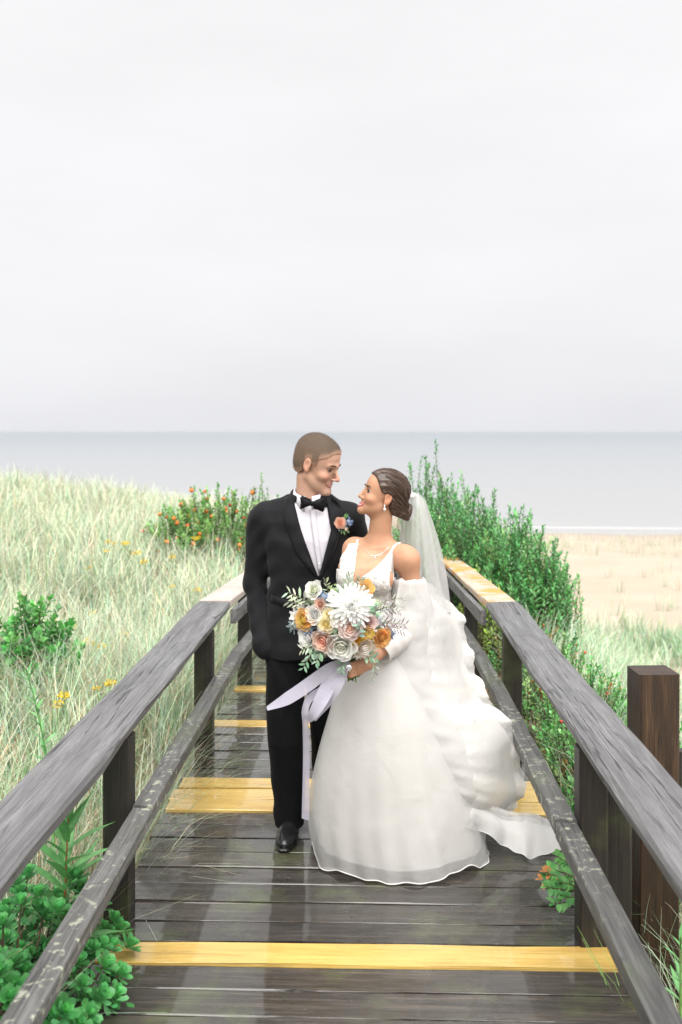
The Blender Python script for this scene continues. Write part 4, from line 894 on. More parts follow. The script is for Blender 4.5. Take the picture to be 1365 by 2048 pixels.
# bow tie
def bow():
    bx, bz = gx(627), gz(1007); by = -.096; mb = MB(); bz += .006; sc_ = .76
    for q in (-1, 1):
        n, m_ = 9, 7
        for layer in (0, 1):
            V = []
            for i in range(n):
                t = i/(n-1); half = .013+.022*t**1.1+(.004 if layer else 0); ln = (.060-.006*layer)*t
                for j in range(m_):
                    u = j/(m_-1)*2-1; V.append((bx+sc_*q*(.006+ln*(1+.07*(abs(u))*t)), by-.010*math.sin(math.pi*t)*(1-u*u)*(1 if not layer else .2)+.010*t+layer*.007+.003*math.sin(u*7)*t, bz+.85*u*half*(.95+.05*q)-q*.002+layer*q*-.004))
            mb.add(V, grid_faces(n, m_))
    V, F = sphere(.0105, 8, 10, (.9,.8,1.15)); mb.add(V+np.array([bx, by-.006, bz]), F)
    o = mb.build('bow_tie', MC['bow'], groom); so = o.modifiers.new('t', 'SOLIDIFY'); so.thickness = .003
bow()
# trousers
s = SDF((-.22,-.2,.03), (.26,.34,1.02), .005)
def ft(ph): return lambda X, Y, Z: (.0035*np.sin(Z*21+ph+2.2*np.sin(Z*9.3+X*20)+X*25)*np.sin(Z*5.1+ph+1)+.003*np.sin(Z*49+X*38+ph+2*np.sin(Z*17))*ss(.26,.05,Z)).astype(np.float32)
s.stack(LEG_R['z'], LEG_R['cx'], LEG_R['cy'], [.064,.064,.072,.081,.086,.090,.080,.07], [.078,.08,.085,.088,.094,.102,.092,.08], .012, fold=ft(0), pw=2.2)
s.stack(LEG_L['z'], LEG_L['cx'], LEG_L['cy'], [.064,.064,.070,.076,.082,.088,.080,.07], [.078,.08,.085,.088,.094,.102,.092,.08], .012, fold=ft(2), pw=2.2)
s.stack([.80,.90,1.0], .005, .015, [.160,.155,.14], [.100,.095,.09], .03)
for sg, lg in ((-1,LEG_R),(1,LEG_L)): s.rc((lg['cx'][3]-.0, lg['cy'][3]-.088, .62), (lg['cx'][1], lg['cy'][1]-.075, .07), .004, .004, None, .012)
V, F = s.nets(1); mesh('trousers', V, F, MC['trousers'], groom)
def shoe(cx, cy, rz):
    s = SDF((-.07,-.24,-.005), (.07,.13,.13), .004)
    s.rc((0,.065,.035), (0,-.06,.032), .034, .036, None, .02); s.rc((0,-.06,.030), (-.004,-.145,.022), .037, .030, None, .03); s.ell((0,-.115,.030), (.044,.085,.030), None, .02); s.rc((0,.05,.06), (0,.03,.10), .036, .040, None, .02); s.rc((0,.0,.062), (0,-.05,.055), .030, .022, None, .02)
    X, Y, Z = np.meshgrid(*s.ax, indexing='ij'); s.d = np.maximum(s.d, (.012-Z).astype(np.float32))
    wx = np.interp(Y, [-.2,-.15,-.09,0,.06,.1], [.018,.036,.046,.036,.038,.03]); s.d = np.minimum(s.d, np.maximum(np.maximum(np.abs(X+.002)-wx, np.abs(Y+.047)-.152), np.abs(Z-.008)-.006).astype(np.float32))
    V, F = s.nets(1); o = mesh('shoe', V, F, MC['shoe'], groom); o.location = (cx, cy, .003); o.rotation_euler = (0,0,R(rz)); mb = MB()
    for k in range(3): V, F = tube([(-.014,-.012-.016*k,.094-.006*k),(0,-.020-.016*k,.099-.009*k),(.014,-.012-.016*k,.094-.006*k)], .0022, 5, False); mb.add(V, F)
    mb.build('laces', MC['bow'], o)
shoe(LEG_R['cx'][0]+.005, .01, -3); shoe(LEG_L['cx'][0], .20, 6)
# ---------------------------------------------------------------- bride
YB = 4.20; bb = at(755, 1000, YB); B0 = Vector((bb.x, YB, 0.0)); bk = YB/FPX
bride = tag(empty('person', B0), 'woman in a white ruffled wedding dress and veil, laughing up at the man', 'person')
def bx(px): return (px-755)*bk
def bz(py): return 1.8-(py-862)*bk
def bl(px, py, Y): return np.array(at(px, py, Y))-np.array(B0)          # local point at depth Y
BH = frame((bx(766), -.01, bz(990)), -78, -18, 3, .90)
SHL, SHR = (.128,-.045,1.262), (-.098,.055,1.292)      # her left / right shoulder
HAND = bl(712, 1334, 3.925); ELB = (.165,-.02,1.01)
def torso_b(s, d, k=.02):
    s.stack([.86,.96,1.06,1.12,1.18,1.235,1.28,1.305], [-.02,-.03,-.042,-.05,-.052,-.045,-.03,-.012], [.02,.01,.0,.0,.0,.0,.005,.01], np.array([.165,.150,.112,.108,.116,.120,.108,.075])+d, np.array([.125,.115,.088,.085,.095,.098,.078,.055])+d, k)
    s.ell((-.105,-.075,1.195), (.055+d,.05+d,.055+d), None, .03); s.ell((.010,-.095,1.190), (.058+d,.05+d,.056+d), None, .03)
s = SDF((-.36,-.36,-.01), (.26,.50,1.70), .0036)
torso_b(s, 0)
s.rc(fr_pt(BH, (0,.020,-.070)), (.006,.012,1.325), .045, .049, None, .03)                         # neck
s.rc((.006,.012,1.318), (.100,-.025,1.285), .036, .040, None, .04); s.rc((-.005,.015,1.318), (-.085,.05,1.300), .036, .036, None, .04)
s.rc((.012,-.035,1.295), (.105,-.055,1.297), .008, .009, None, .025); s.rc((-.02,-.03,1.297), (-.095,.02,1.315), .008, .008, None, .025)   # collar bones
s.ell(SHL, (.038,.042,.038), None, .05); s.rc(SHL, ELB, .041, .036, None, .045); s.rc(ELB, HAND+np.array([.055,.035,.015]), .036, .024, None, .02)
s.ell(SHR, (.046,.046,.048), None, .03); s.rc(SHR, (-.135,.28,1.08), .042, .035, None, .03); s.rc((-.135,.28,1.08), (-.26,.41,1.05), .034, .024, None, .02)
s.rc((-.26,.41,1.05), (-.33,.40,1.05), .024, .016, None, .015)
for q in (-1, 1): s.rc((-.02+q*.07,.02,.90), (.02+q*.06,.05,.48), .085, .052, None, .04); s.rc((.02+q*.06,.05,.48), (.03+q*.06,.10,.09), .050, .030, None, .02); s.rc((.03+q*.06,.10,.06), (.03+q*.06,-.06,.03), .028, .020, None, .02)
# hand closed around the stems: back of the hand to the camera, fingers wrapping to the viewer's left and down
w0 = HAND+np.array([.048,.02,.012]); kn = HAND+np.array([.012,-.018,.010])
s.rc(w0, kn, .023, .020, None, .018); s.rc(w0, kn+np.array([0,.006,-.024]), .022, .017, None, .018)
for i, (dz_, l) in enumerate(((.018,.95),(.003,1.05),(-.013,1.0),(-.028,.8))):
    b = kn+np.array([-.004*abs(i-1), 0, dz_-.004]); s.chain([b, b+np.array([-.028*l,-.014,-.006]), b+np.array([-.044*l,.006,-.010]), b+np.array([-.034*l,.024,-.010])], [.0088,.0082,.0076,.0068], None, .004)
s.chain([w0+np.array([-.008,-.008,.024]), kn+np.array([-.008,-.006,.042]), kn+np.array([-.032,-.004,.046])], [.0115,.0098,.0082], None, .008)
head_sdf(s, BH, False)
V, F = s.nets(1); cb = skin_cols(V, BH, (.44,.235,.145), (.50,.12,.12), False)
body_b = mesh('body', V, F, MC['skin_f'], bride, cb)
face_bits(bride, BH, MC['brow_f'], (.012,.008,.007), False, body_b)
# sleek hair with low bun
def bun(s):
    s.ell((0,.110,-.048), (.043,.036,.043), BH, .012)
    for i in range(7):
        a0 = i*.9; P = [(.030*math.cos(a0+t*2.2)*(1-.25*t), .114+.030*math.sin(t*2.0+.3)*.9, -.048+.037*math.sin(a0+t*2.2)) for t in np.linspace(0,1,6)]; s.chain([np.array(p_) for p_ in P], [.011]*6, BH, .004)
c0 = BH[0]; s, q, zl = hair_sdf(c0-.19, c0+.19, .0036, BH, .0065, [(-.1,.088),(-.085,.086),(-.066,.072),(-.046,.040),(-.028,.016),(-.012,.010),(.002,.018),(.022,.012),(.040,-.050),(.07,-.075),(.14,-.08)], bun)
strand = (.0016*np.sin(np.arctan2(q[:,0], q[:,2]+.05)*34+q[:,1]*20)).reshape(s.d.shape); s.d = np.maximum(s.d+strand.astype(np.float32), ((zl-q[:,2])*.6).reshape(s.d.shape).astype(np.float32)); V, F = s.nets(1)
mesh('hair', V, F, hair_strands('brown_hair', (.018,.010,.007), (.085,.050,.033), 30, (.5,.5,2.2), .36), bride)
hb = bvh_of(bpy.data.objects[[o.name for o in bride.children if o.name.startswith('hair')][0]]); r = np.random.RandomState(12); mb = MB(); bunp = np.array([0,.098,-.030])
for i in range(170):
    a = r.uniform(-1.9, 1.9); st0 = np.array([.082*math.sin(a), -.062+.055*(abs(a)/1.9)**1.3+r.uniform(0,.06), .075*math.cos(a)+.02]); P = []
    for t in np.linspace(0, 1, 12):
        q = st0*(1-t)+bunp*t; q = q+unit(q-np.array([0,.03,0]))*.10*math.sin(math.pi*min(1,t+.08)); o_ = fr_pt(BH, q*1.6); c_ = fr_pt(BH, (q*.15+np.array([0,.03,-.005]))); d_ = Vector(c_-o_).normalized(); h = hb.ray_cast(Vector(o_), d_)
        if h[0]: P.append(np.array(h[0])-np.array(d_)*.0012)
    if len(P) > 6: V, F = tube(P, .0011, 4, False); mb.add(V, F, np.array([.055,.032,.021])*r.uniform(.35,1.7))
mb.build('hair_strands', colmat('hair_strand', .35), bride)
# earrings and necklace
M['pearl'] = plain('pearl', (.72,.70,.68), .2, .6, .05, 0); M['silver'] = plain('silver', (.66,.66,.68), .2, .6, .05, 0); M['silver'].node_tree.nodes['Principled BSDF'].inputs['Metallic'].default_value = .8
for q in (-1, 1):
    b = fr_pt(BH, (q*.081,.004,-.040)); mb = MB()
    for dz_, rr in ((0,.0035),(-.007,.003),(-.015,.0055)): V, F = sphere(rr, 6, 8, (1,1,1.25)); mb.add(V+b+np.array([.0,-.003,dz_]), F)
    mb.build('earring', M['pearl'], bride)
bt = bvh_of(body_b); P = []
for t in np.linspace(-1, 1, 17):
    x = -.010+t*.058; z = 1.318-.036*(1-t*t); P.append((x, front_y(bt, x, z)-.0015, z))
V, F = tube(P, .0013, 4, False); mb = MB(); mb.add(V, F); V, F = sphere(.004, 5, 8); mb.add(V+np.array(P[8])+np.array([0,-.002,-.006]), F); mb.build('necklace', M['silver'], bride)
# ---- dress
def organza(name, c, alpha, rough=.6, lace=False):
    m, N, L, p = mat_new(name); t = N.new('ShaderNodeTexCoord'); f = nnoise(N, L, t.outputs['Object'], 7, 4, .6, .6); f2 = nnoise(N, L, t.outputs['Object'], 700, 2)
    c = np.array(c); L.new(nramp(N, L, f, [(.3, tuple(c*.95)), (.7, tuple(np.minimum(c*1.04,1)))]), p.inputs['Base Color']); p.inputs['Roughness'].default_value = rough; p.inputs['Sheen Weight'].default_value = .15; p.inputs['Specular IOR Level'].default_value = .2
    b = nbump(N, L, f2, .08, .001); L.new(nbump(N, L, f, .25, .03, b), p.inputs['Normal'])
    tl = N.new('ShaderNodeBsdfTranslucent'); tl.inputs['Color'].default_value = (*c, 1); ms = N.new('ShaderNodeMixShader'); ms.inputs[0].default_value = .3; L.new(p.outputs[0], ms.inputs[1]); L.new(tl.outputs[0], ms.inputs[2]); out = ms.outputs[0]
    if alpha < 1:
        tr = N.new('ShaderNodeBsdfTransparent'); m3 = N.new('ShaderNodeMixShader'); m3.inputs[0].default_value = alpha; L.new(tr.outputs[0], m3.inputs[1]); L.new(out, m3.inputs[2]); out = m3.outputs[0]
    L.new(out, N['Material Output'].inputs['Surface']); return m
WH = (.70,.69,.675)
MC['satin_w'] = organza('dress_satin', (.70,.68,.655), 1); MC['org'] = organza('organza', WH, .86); MC['org2'] = organza('organza_sheer', WH, .55); MC['tulle'] = organza('veil_tulle', (.70,.695,.69), .42); MC['hem'] = organza('hem_edge', (.74,.73,.72), 1)
# bodice: floral lace on tulle
m, N, L, p = mat_new('lace'); t = N.new('ShaderNodeTexCoord'); vo = N.new('ShaderNodeTexVoronoi'); vo.inputs['Scale'].default_value = 34; L.new(t.outputs['Object'], vo.inputs['Vector'])
f = nnoise(N, L, t.outputs['Object'], 60, 4, .7, 1.5); L.new(nmix(N, L, nramp(N, L, f, [(.44,0.0),(.52,1.0)]), (.54,.46,.43), (.68,.67,.66)), p.inputs['Base Color']); p.inputs['Roughness'].default_value = .7
b = nbump(N, L, vo.outputs['Distance'], .5, .006); L.new(nbump(N, L, f, .7, .006, b), p.inputs['Normal']); MC['lace'] = m
s = SDF((-.22,-.2,.98), (.16,.16,1.36), .004); torso_b(s, .006); s.rc((-.09,-.01,1.26), (-.09,.03,1.31), .05, .04, None, .03); s.rc((.05,-.05,1.25), (.08,-.03,1.30), .045, .04, None, .03)
X, Y, Z = np.meshgrid(*s.ax, indexing='ij'); fr_ = Y < -.005
vr = np.interp(Z, [1.0,1.155,1.20,1.25,1.315], [-.3,-.112,-.055,.012,.062]); vl = np.interp(Z, [1.0,1.155,1.24,1.33], [-.3,-.112,-.094,-.085])
vcut = np.maximum(np.maximum(vl-X, X-vr), 1.155-Z); 
arm = np.maximum(.066+(Y+.05)*.2-X, 1.12-Z); arm2 = np.maximum(X+.158, 1.22-Z); backc = np.maximum(Y-.0, 1.17-Z)*1.0
backc = np.maximum(.02-Y+0*Z, 1.18-Z); d = s.d
d = np.maximum(d, -np.where(fr_, vcut, .1)); d = np.maximum(d, -arm); d = np.maximum(d, -arm2); d = np.maximum(d, -np.maximum(.01-Y, 1.17-Z)); s.d = np.maximum(d, Z-1.325).astype(np.float32)
V, F = s.nets(2); bod = mesh('bodice', V, F, MC['lace'], bride); bod['label'] = 'white lace bodice with deep neckline'
bo_t = bvh_of(bod)
# appliqué flowers on the lace
r = np.random.RandomState(3); mbp = []
for i in range(46):
    x, z = r.uniform(-.16,.06), r.uniform(1.09,1.28); h = bo_t.ray_cast(Vector((x,-1,z)), Vector((0,1,0)))
    if not h[0] or h[0].y > -.02: continue
    nrm = np.array(h[1]); nrm = nrm if nrm[1] < 0 else -nrm; u = unit(np.cross(nrm, [0,0,1.0])); v = np.cross(nrm, u); mb = MB(); rr = r.uniform(.008,.014); a0 = r.uniform(0,6)
    for k in range(5):
        a = a0+k*2*math.pi/5; d1 = u*math.cos(a)+v*math.sin(a); d2 = u*math.cos(a+1.57)+v*math.sin(a+1.57); c = np.array(h[0])+nrm*.002
        mb.add([c, c+d1*rr*.6+d2*rr*.4+nrm*.002, c+d1*rr, c+d1*rr*.6-d2*rr*.4+nrm*.002], [[0,1,2,3]])
    mb.build('lace_flower', MC['hem'], bod)
for P in ([(.052,1.292),(.064,1.312),(.078,1.327),(.090,1.330)], [(-.088,1.30),(-.086,1.325),(-.083,1.338)]):
    pts = [np.array([x, front_y(bt, x, z, -.03)-.003, z]) for x, z in P]; e_ = pts[-1]; pts += [e_+np.array([.006,.03,-.002]), e_+np.array([.008,.06,-.03])]
    V, F = tube(pts, .0055, 6, False); mesh('strap', V, F, MC['hem'], bride)
for edge in ([(-.112,1.158),(-.055,1.203),(.012,1.252),(.056,1.300)], [(-.112,1.158),(-.098,1.22),(-.088,1.30)], [(.064,1.13),(.066,1.20),(.062,1.29)]):
    E_ = np.array(edge); tt = np.linspace(0,1,14); xs_ = np.interp(tt, np.linspace(0,1,len(E_)), E_[:,0]); zs_ = np.interp(tt, np.linspace(0,1,len(E_)), E_[:,1])
    pts = [np.array([x, min(front_y(bo_t, x, z, -.02), front_y(bt, x, z, -.02))-.001, z]) for x, z in zip(xs_, zs_)]; V, F = tube(pts, .0034, 5, False); mesh('neckline_trim', V, F, MC['hem'], bod)
# main skirt
def smooth_noise(u, seed, n=7):
    r = np.random.RandomState(seed); o = np.zeros_like(u)
    for k in range(1, n): o += r.normal(0, 1/k**.8)*np.sin(u*k+r.uniform(0, 6.28))
    return o
nu, nv = 90, 200; vv = np.linspace(0, 1, nu); ph = np.linspace(0, 2*math.pi, nv, endpoint=False); V = []
zs = [1.10, .98, .876, .66, .42, .22, .10, .012]; px_l = [690,688,690,668,636,620,622,634]; px_r = [786,812,838,880,918,946,958,966]
yf = [-.085,-.125,-.16,-.215,-.24,-.235,-.23,-.225]; yb_ = [.09,.15,.2,.28,.34,.38,.40,.42]
n1 = smooth_noise(ph*1.0, 4, 16); n2 = smooth_noise(ph*2, 5, 12); n3 = smooth_noise(ph, 6, 5)
def prof(A):
    a = np.interp(-(1.10+(.012-1.10)*vv), -np.array(zs), A)
    for _ in range(60): a[1:-1] = .25*a[:-2]+.5*a[1:-1]+.25*a[2:]
    return a
pl_, pr_, pf_, pb_ = prof(px_l), prof(px_r), prof(yf), prof(yb_)
for ti, t in enumerate(vv):
    z = 1.10+(.012-1.10)*t; xl_, xr_ = bx(pl_[ti]), bx(pr_[ti]); f_, b_ = pf_[ti], pb_[ti]
    cx, cy, rx, ry = (xl_+xr_)/2, (f_+b_)/2, (xr_-xl_)/2, (b_-f_)/2; fo = 1+.022*t**.9*n1+.012*t**1.2*np.roll(n2, int(6*t))
    zz = z+(.016*n3*t**6 if t > .5 else 0)+.0*ph; zz = np.maximum(zz, .006)
    V.append(np.stack([cx+rx*np.cos(ph)*fo, cy+ry*np.sin(ph)*fo, zz+0*ph], -1))
V = np.concatenate(V); Vs = V.copy(); Vs[:,2] = Vs[:,2]*.968+.036*(1-Vs[:,2]/1.1); skirt = mesh('skirt', Vs, grid_faces(nu, nv, True), MC['satin_w'], bride)
# sheer outer layer, slightly longer with an uneven hem
V2 = V.reshape(nu, nv, 3).copy(); c_ = V2.mean(1, keepdims=True); k = (1.015+.075*vv**2.5)[:,None,None]; V2[:,:,:2] = c_[:,:,:2]+(V2[:,:,:2]-c_[:,:,:2])*k; V2[:,:,:2] += (.012*smooth_noise(ph*3, 9, 9)[None,:]*(vv**3)[:,None])[:,:,None]*unit(V2[:,:,:2]-c_[:,:,:2]); V2[:,:,2] = np.maximum(V2[:,:,2]+(.014*smooth_noise(ph*2, 8, 9)*1.0)[None,:]*(vv**8)[:,None], .005)
mesh('overskirt', V2.reshape(-1,3), grid_faces(nu, nv, True), MC['org2'], bride)
P = np.concatenate([V2[-1], V2[-1][:1]]); Vt, Ft = tube(P, .0028, 4, False); mesh('hem_edge', Vt, Ft, MC['hem'], bride)
# flounces: sheets between a top curve and a wavy hem
def catmull(P, n):
    P = np.array(P, float); Q = np.concatenate([[2*P[0]-P[1]], P, [2*P[-1]-P[-2]]]); t = np.linspace(0, len(P)-1-1e-6, n); i = t.astype(int); f = (t-i)[:,None]
    a, b, c, d = Q[i], Q[i+1], Q[i+2], Q[i+3]; return .5*(2*b+(c-a)*f+(2*a-5*b+4*c-d)*f**2+(3*b-a-3*c+d)*f**3)
def flounce(name, top, hem, mat, seed, nu=26, nv=110, bulge=.03, amp=.02, wn=9, parent=bride, edge=True, floor=True, er=.0022):
    r = np.random.RandomState(seed); A, B = catmull(top, nv), catmull(hem, nv); u = np.linspace(0, 1, nv); w_ = np.zeros(nv)
    for k in range(3): w_ += r.uniform(.5,1)*np.sin(u*2*math.pi*wn*(.6+.5*k)+r.uniform(0,6)+1.5*np.sin(u*5+k))/1.5
    tang = unit(np.gradient(B, axis=0)); V = []
    for i in range(nu):
        t = i/(nu-1); C = A*(1-t)+B*t; down = unit(B-A); nrm = unit(np.cross(tang, down)); nrm *= np.where(nrm[:,1:2] > 0, -1, 1)
        V.append(C+nrm*(bulge*math.sin(math.pi*t)+amp*w_*t**1.3)[:,None]+down*(amp*.6*np.roll(w_, 4)*t**3)[:,None])
    V = np.concatenate(V); 
    if floor: V[:,2] = np.maximum(V[:,2], .008)
    o = mesh(name, V, grid_faces(nu, nv), mat, parent)
    if edge: Vt, Ft = tube(V[-nv:], er, 4, False); mesh('ruffle_edge', Vt, Ft, MC['hem'], o)
    return o
b3 = lambda L_: [bl(a, b, c) for a, b, c in L_]
# off-shoulder sleeve wrapped round the arm, then the tiers down her side
def sleeve():
    nv = 60; V = []; a = np.linspace(0, 2*math.pi, nv, endpoint=False); nz = smooth_noise(a*2, 21, 8)
    for i in range(22):
        t = i/21; c = np.array([.132+.03*t, -.045+.05*t, 1.188-.24*t]); rx, ry = .066+.035*t**.8, .064+.02*t
        if i == 0: rx, ry = .058, .057
        V.append(np.stack([c[0]+rx*np.cos(a)*(1+.035*nz*t), c[1]+ry*np.sin(a)*(1+.05*nz*t), np.full(nv, c[2])-.03*np.cos(a)*0-.012*np.sin(a*2+1)*t+.006*nz*(t < .1)], -1))
    mesh('sleeve', np.concatenate(V), grid_faces(22, nv, True), MC['org'], bride)
sleeve()
Ps = catmull([np.array(ELB)+np.array([-.005,.0,.06]), np.array(ELB)+np.array([.004,-.012,-.02]), np.array(ELB)*.55+HAND*.45+np.array([.03,.01,.0]), np.array(ELB)*.22+HAND*.78+np.array([.045,.025,.005])], 22)
Vt, Ft = tube(Ps, np.interp(np.linspace(0,1,22), [0,.3,.7,1], [.055,.060,.052,.044])*(1+.05*np.sin(np.arange(22)*1.9)), 18, False); mesh('sleeve', Vt, Ft, MC['org'], bride)
# wind-blown overskirt: sheets from a diagonal line on the skirt out to a fluttering edge along her side
SIL = [(852,1165),(888,1195),(922,1242),(934,1300),(950,1350),(972,1400),(1008,1440),(1030,1490),(1036,1545),(1040,1590),(1010,1625),(965,1648)]
TOP = [(800,1162),(792,1200),(785,1240),(780,1290),(782,1340),(795,1390),(815,1440),(840,1490),(862,1530),(880,1560),(885,1590),(885,1615)]
def side_sheet(name, inset, Yt, Yh, seed, mat, tb=0.0, amp=14, wn=9, bulge=.07, cut=0):
    r = np.random.RandomState(seed); n = 120; S_ = catmull([(a, b, 0) for a, b in SIL], n); T_ = catmull([(a, b, 0) for a, b in TOP], n); u = np.linspace(0, 1, n)
    H = S_*(1-inset)+T_*inset; w_ = sum(r.uniform(.5,1)*np.sin(2*math.pi*u*wn*f+r.uniform(0,6)+1.3*np.sin(u*7+f)) for f in (.55,1,1.7))/1.7
    dirv = unit(S_-T_); H = H+dirv*(amp*(w_-.3)*np.sin(math.pi*np.clip(u*1.15+.04,0,1))**.5)[:,None]
    A = np.array([bl(T_[i,0]+tb, T_[i,1], Yt-.06*math.sin(math.pi*u[i])) for i in range(n)]); B = np.array([bl(H[i,0], H[i,1], Yh+.10*u[i]+.014*w_[i]) for i in range(n)])
    nu = 34; V = []; fold = sum(r.normal(0,1)/f**.5*np.sin(2*math.pi*u*f+r.uniform(0,6)) for f in (3,5,8,13,19))
    for i in range(nu):
        t = i/(nu-1); C = A*(1-t)+B*t; V.append(C+np.array([.15,-1,.05])*(bulge*(4*t*(1-t))**1.6+.0035*fold*math.sin(math.pi*min(1,t))**1.5*.9+.009*w_*t**4)[:,None])
    V = np.concatenate(V); V[:,2] = np.maximum(V[:,2], .01); o = mesh(name, V, grid_faces(nu, n), mat, bride); Vt, Ft = tube(V[-n:], .0018, 4, False); mesh('ruffle_edge', Vt, Ft, MC['hem'], o)
side_sheet('overskirt_layer', .05, 4.13, 4.40, 1, MC['org'], amp=3, wn=5, bulge=.12)
def edge_ruffle(i0, i1, Y0, Y1, seed, wn, amp, mat, u0=0.0, u1=1.0, dy=.03):
    r = np.random.RandomState(seed); n = 170; S_ = catmull([(a, b, 0) for a, b in SIL], 400); T_ = catmull([(a, b, 0) for a, b in TOP], 400); ii = (np.linspace(u0, u1, n)*399).astype(int); S_ = S_[ii]; T_ = T_[ii]; u = np.linspace(0, 1, n)
    ph_ = np.cumsum(r.uniform(.5, 1.5, n)); ph_ = ph_/ph_[-1]*2*math.pi*wn; w_ = np.sin(ph_)+.45*np.sin(2.3*ph_+1); dirv = unit(S_-T_); V = []; nu = 12
    for i in range(nu):
        t = i/(nu-1); ins = i0+(i1-i0)*t; H = S_*(1-ins)+T_*ins+dirv*(amp*w_*t**1.5)[:,None]
        V.append(np.array([bl(H[k,0], H[k,1], Y0+(Y1-Y0)*t+.10*(u0+(u1-u0)*u[k])-.02*math.sin(math.pi*t)+dy*t**1.2*math.cos(ph_[k]*1.0+.6)) for k in range(n)]))
    V = np.concatenate(V); V[:,2] = np.maximum(V[:,2], .01); o = mesh('ruffle', V, grid_faces(nu, n), mat, bride); Vt, Ft = tube(V[-n:], .0015, 4, False); mesh('ruffle_edge', Vt, Ft, MC['hem'], o)
edge_ruffle(.14, -.04, 4.40, 4.45, 5, 8, 5, MC['org'], dy=.022)
edge_ruffle(.10, -.02, 4.47, 4.54, 6, 7, 6, MC['org2'], dy=.03)
side_sheet('overskirt_layer', .32, 4.10, 4.175, 3, MC['org2'], amp=6, wn=6, bulge=.055)
# train blown along the deck
flounce('train', b3([(905,1585,4.16),(950,1605,4.20),(1005,1632,4.28),(1060,1634,4.34),(1098,1652,4.38)]), b3([(915,1650,4.10),(955,1660,4.12),(1010,1692,4.18),(1062,1714,4.16),(1128,1697,4.24)]), MC['org'], 8, amp=.010, wn=4, bulge=.03, er=.0016)
flounce('train', b3([(940,1590,4.25),(1000,1622,4.34),(1060,1630,4.40),(1094,1648,4.42)]), b3([(960,1640,4.22),(1030,1665,4.26),(1080,1672,4.30),(1100,1690,4.32)]), MC['org2'], 9, amp=.014, wn=5, bulge=.05, er=.0018)
# veil
vl_ = flounce('veil', b3([(812,990,4.30),(826,984,4.27),(842,990,4.28),(852,1002,4.34),(842,1010,4.40)]), b3([(800,1230,4.40),(830,1250,4.30),(865,1240,4.28),(900,1225,4.36),(880,1220,4.52)]), MC['tulle'], 11, nu=40, amp=.012, wn=7, bulge=.02, floor=False); vl_['label'] = 'sheer white veil hanging from the bun'
flounce('veil', b3([(806,1000,4.33),(826,988,4.32),(848,998,4.37)]), b3([(790,1225,4.44),(835,1235,4.40),(888,1220,4.46)]), MC['tulle'], 12, nu=30, amp=.014, wn=5, bulge=.015, floor=False)
c = bl(824, 992, 4.28); mb = MB()
for i in range(7): V, F = sphere(.016, 6, 8, (1,.8,.6)); mb.add(V*RS.uniform(.6,1)+c+np.array([.004*i-.01, .012*(i-3), .004*math.sin(i*2)]), F)
mb.build('veil_comb', MC['hem'], bride)

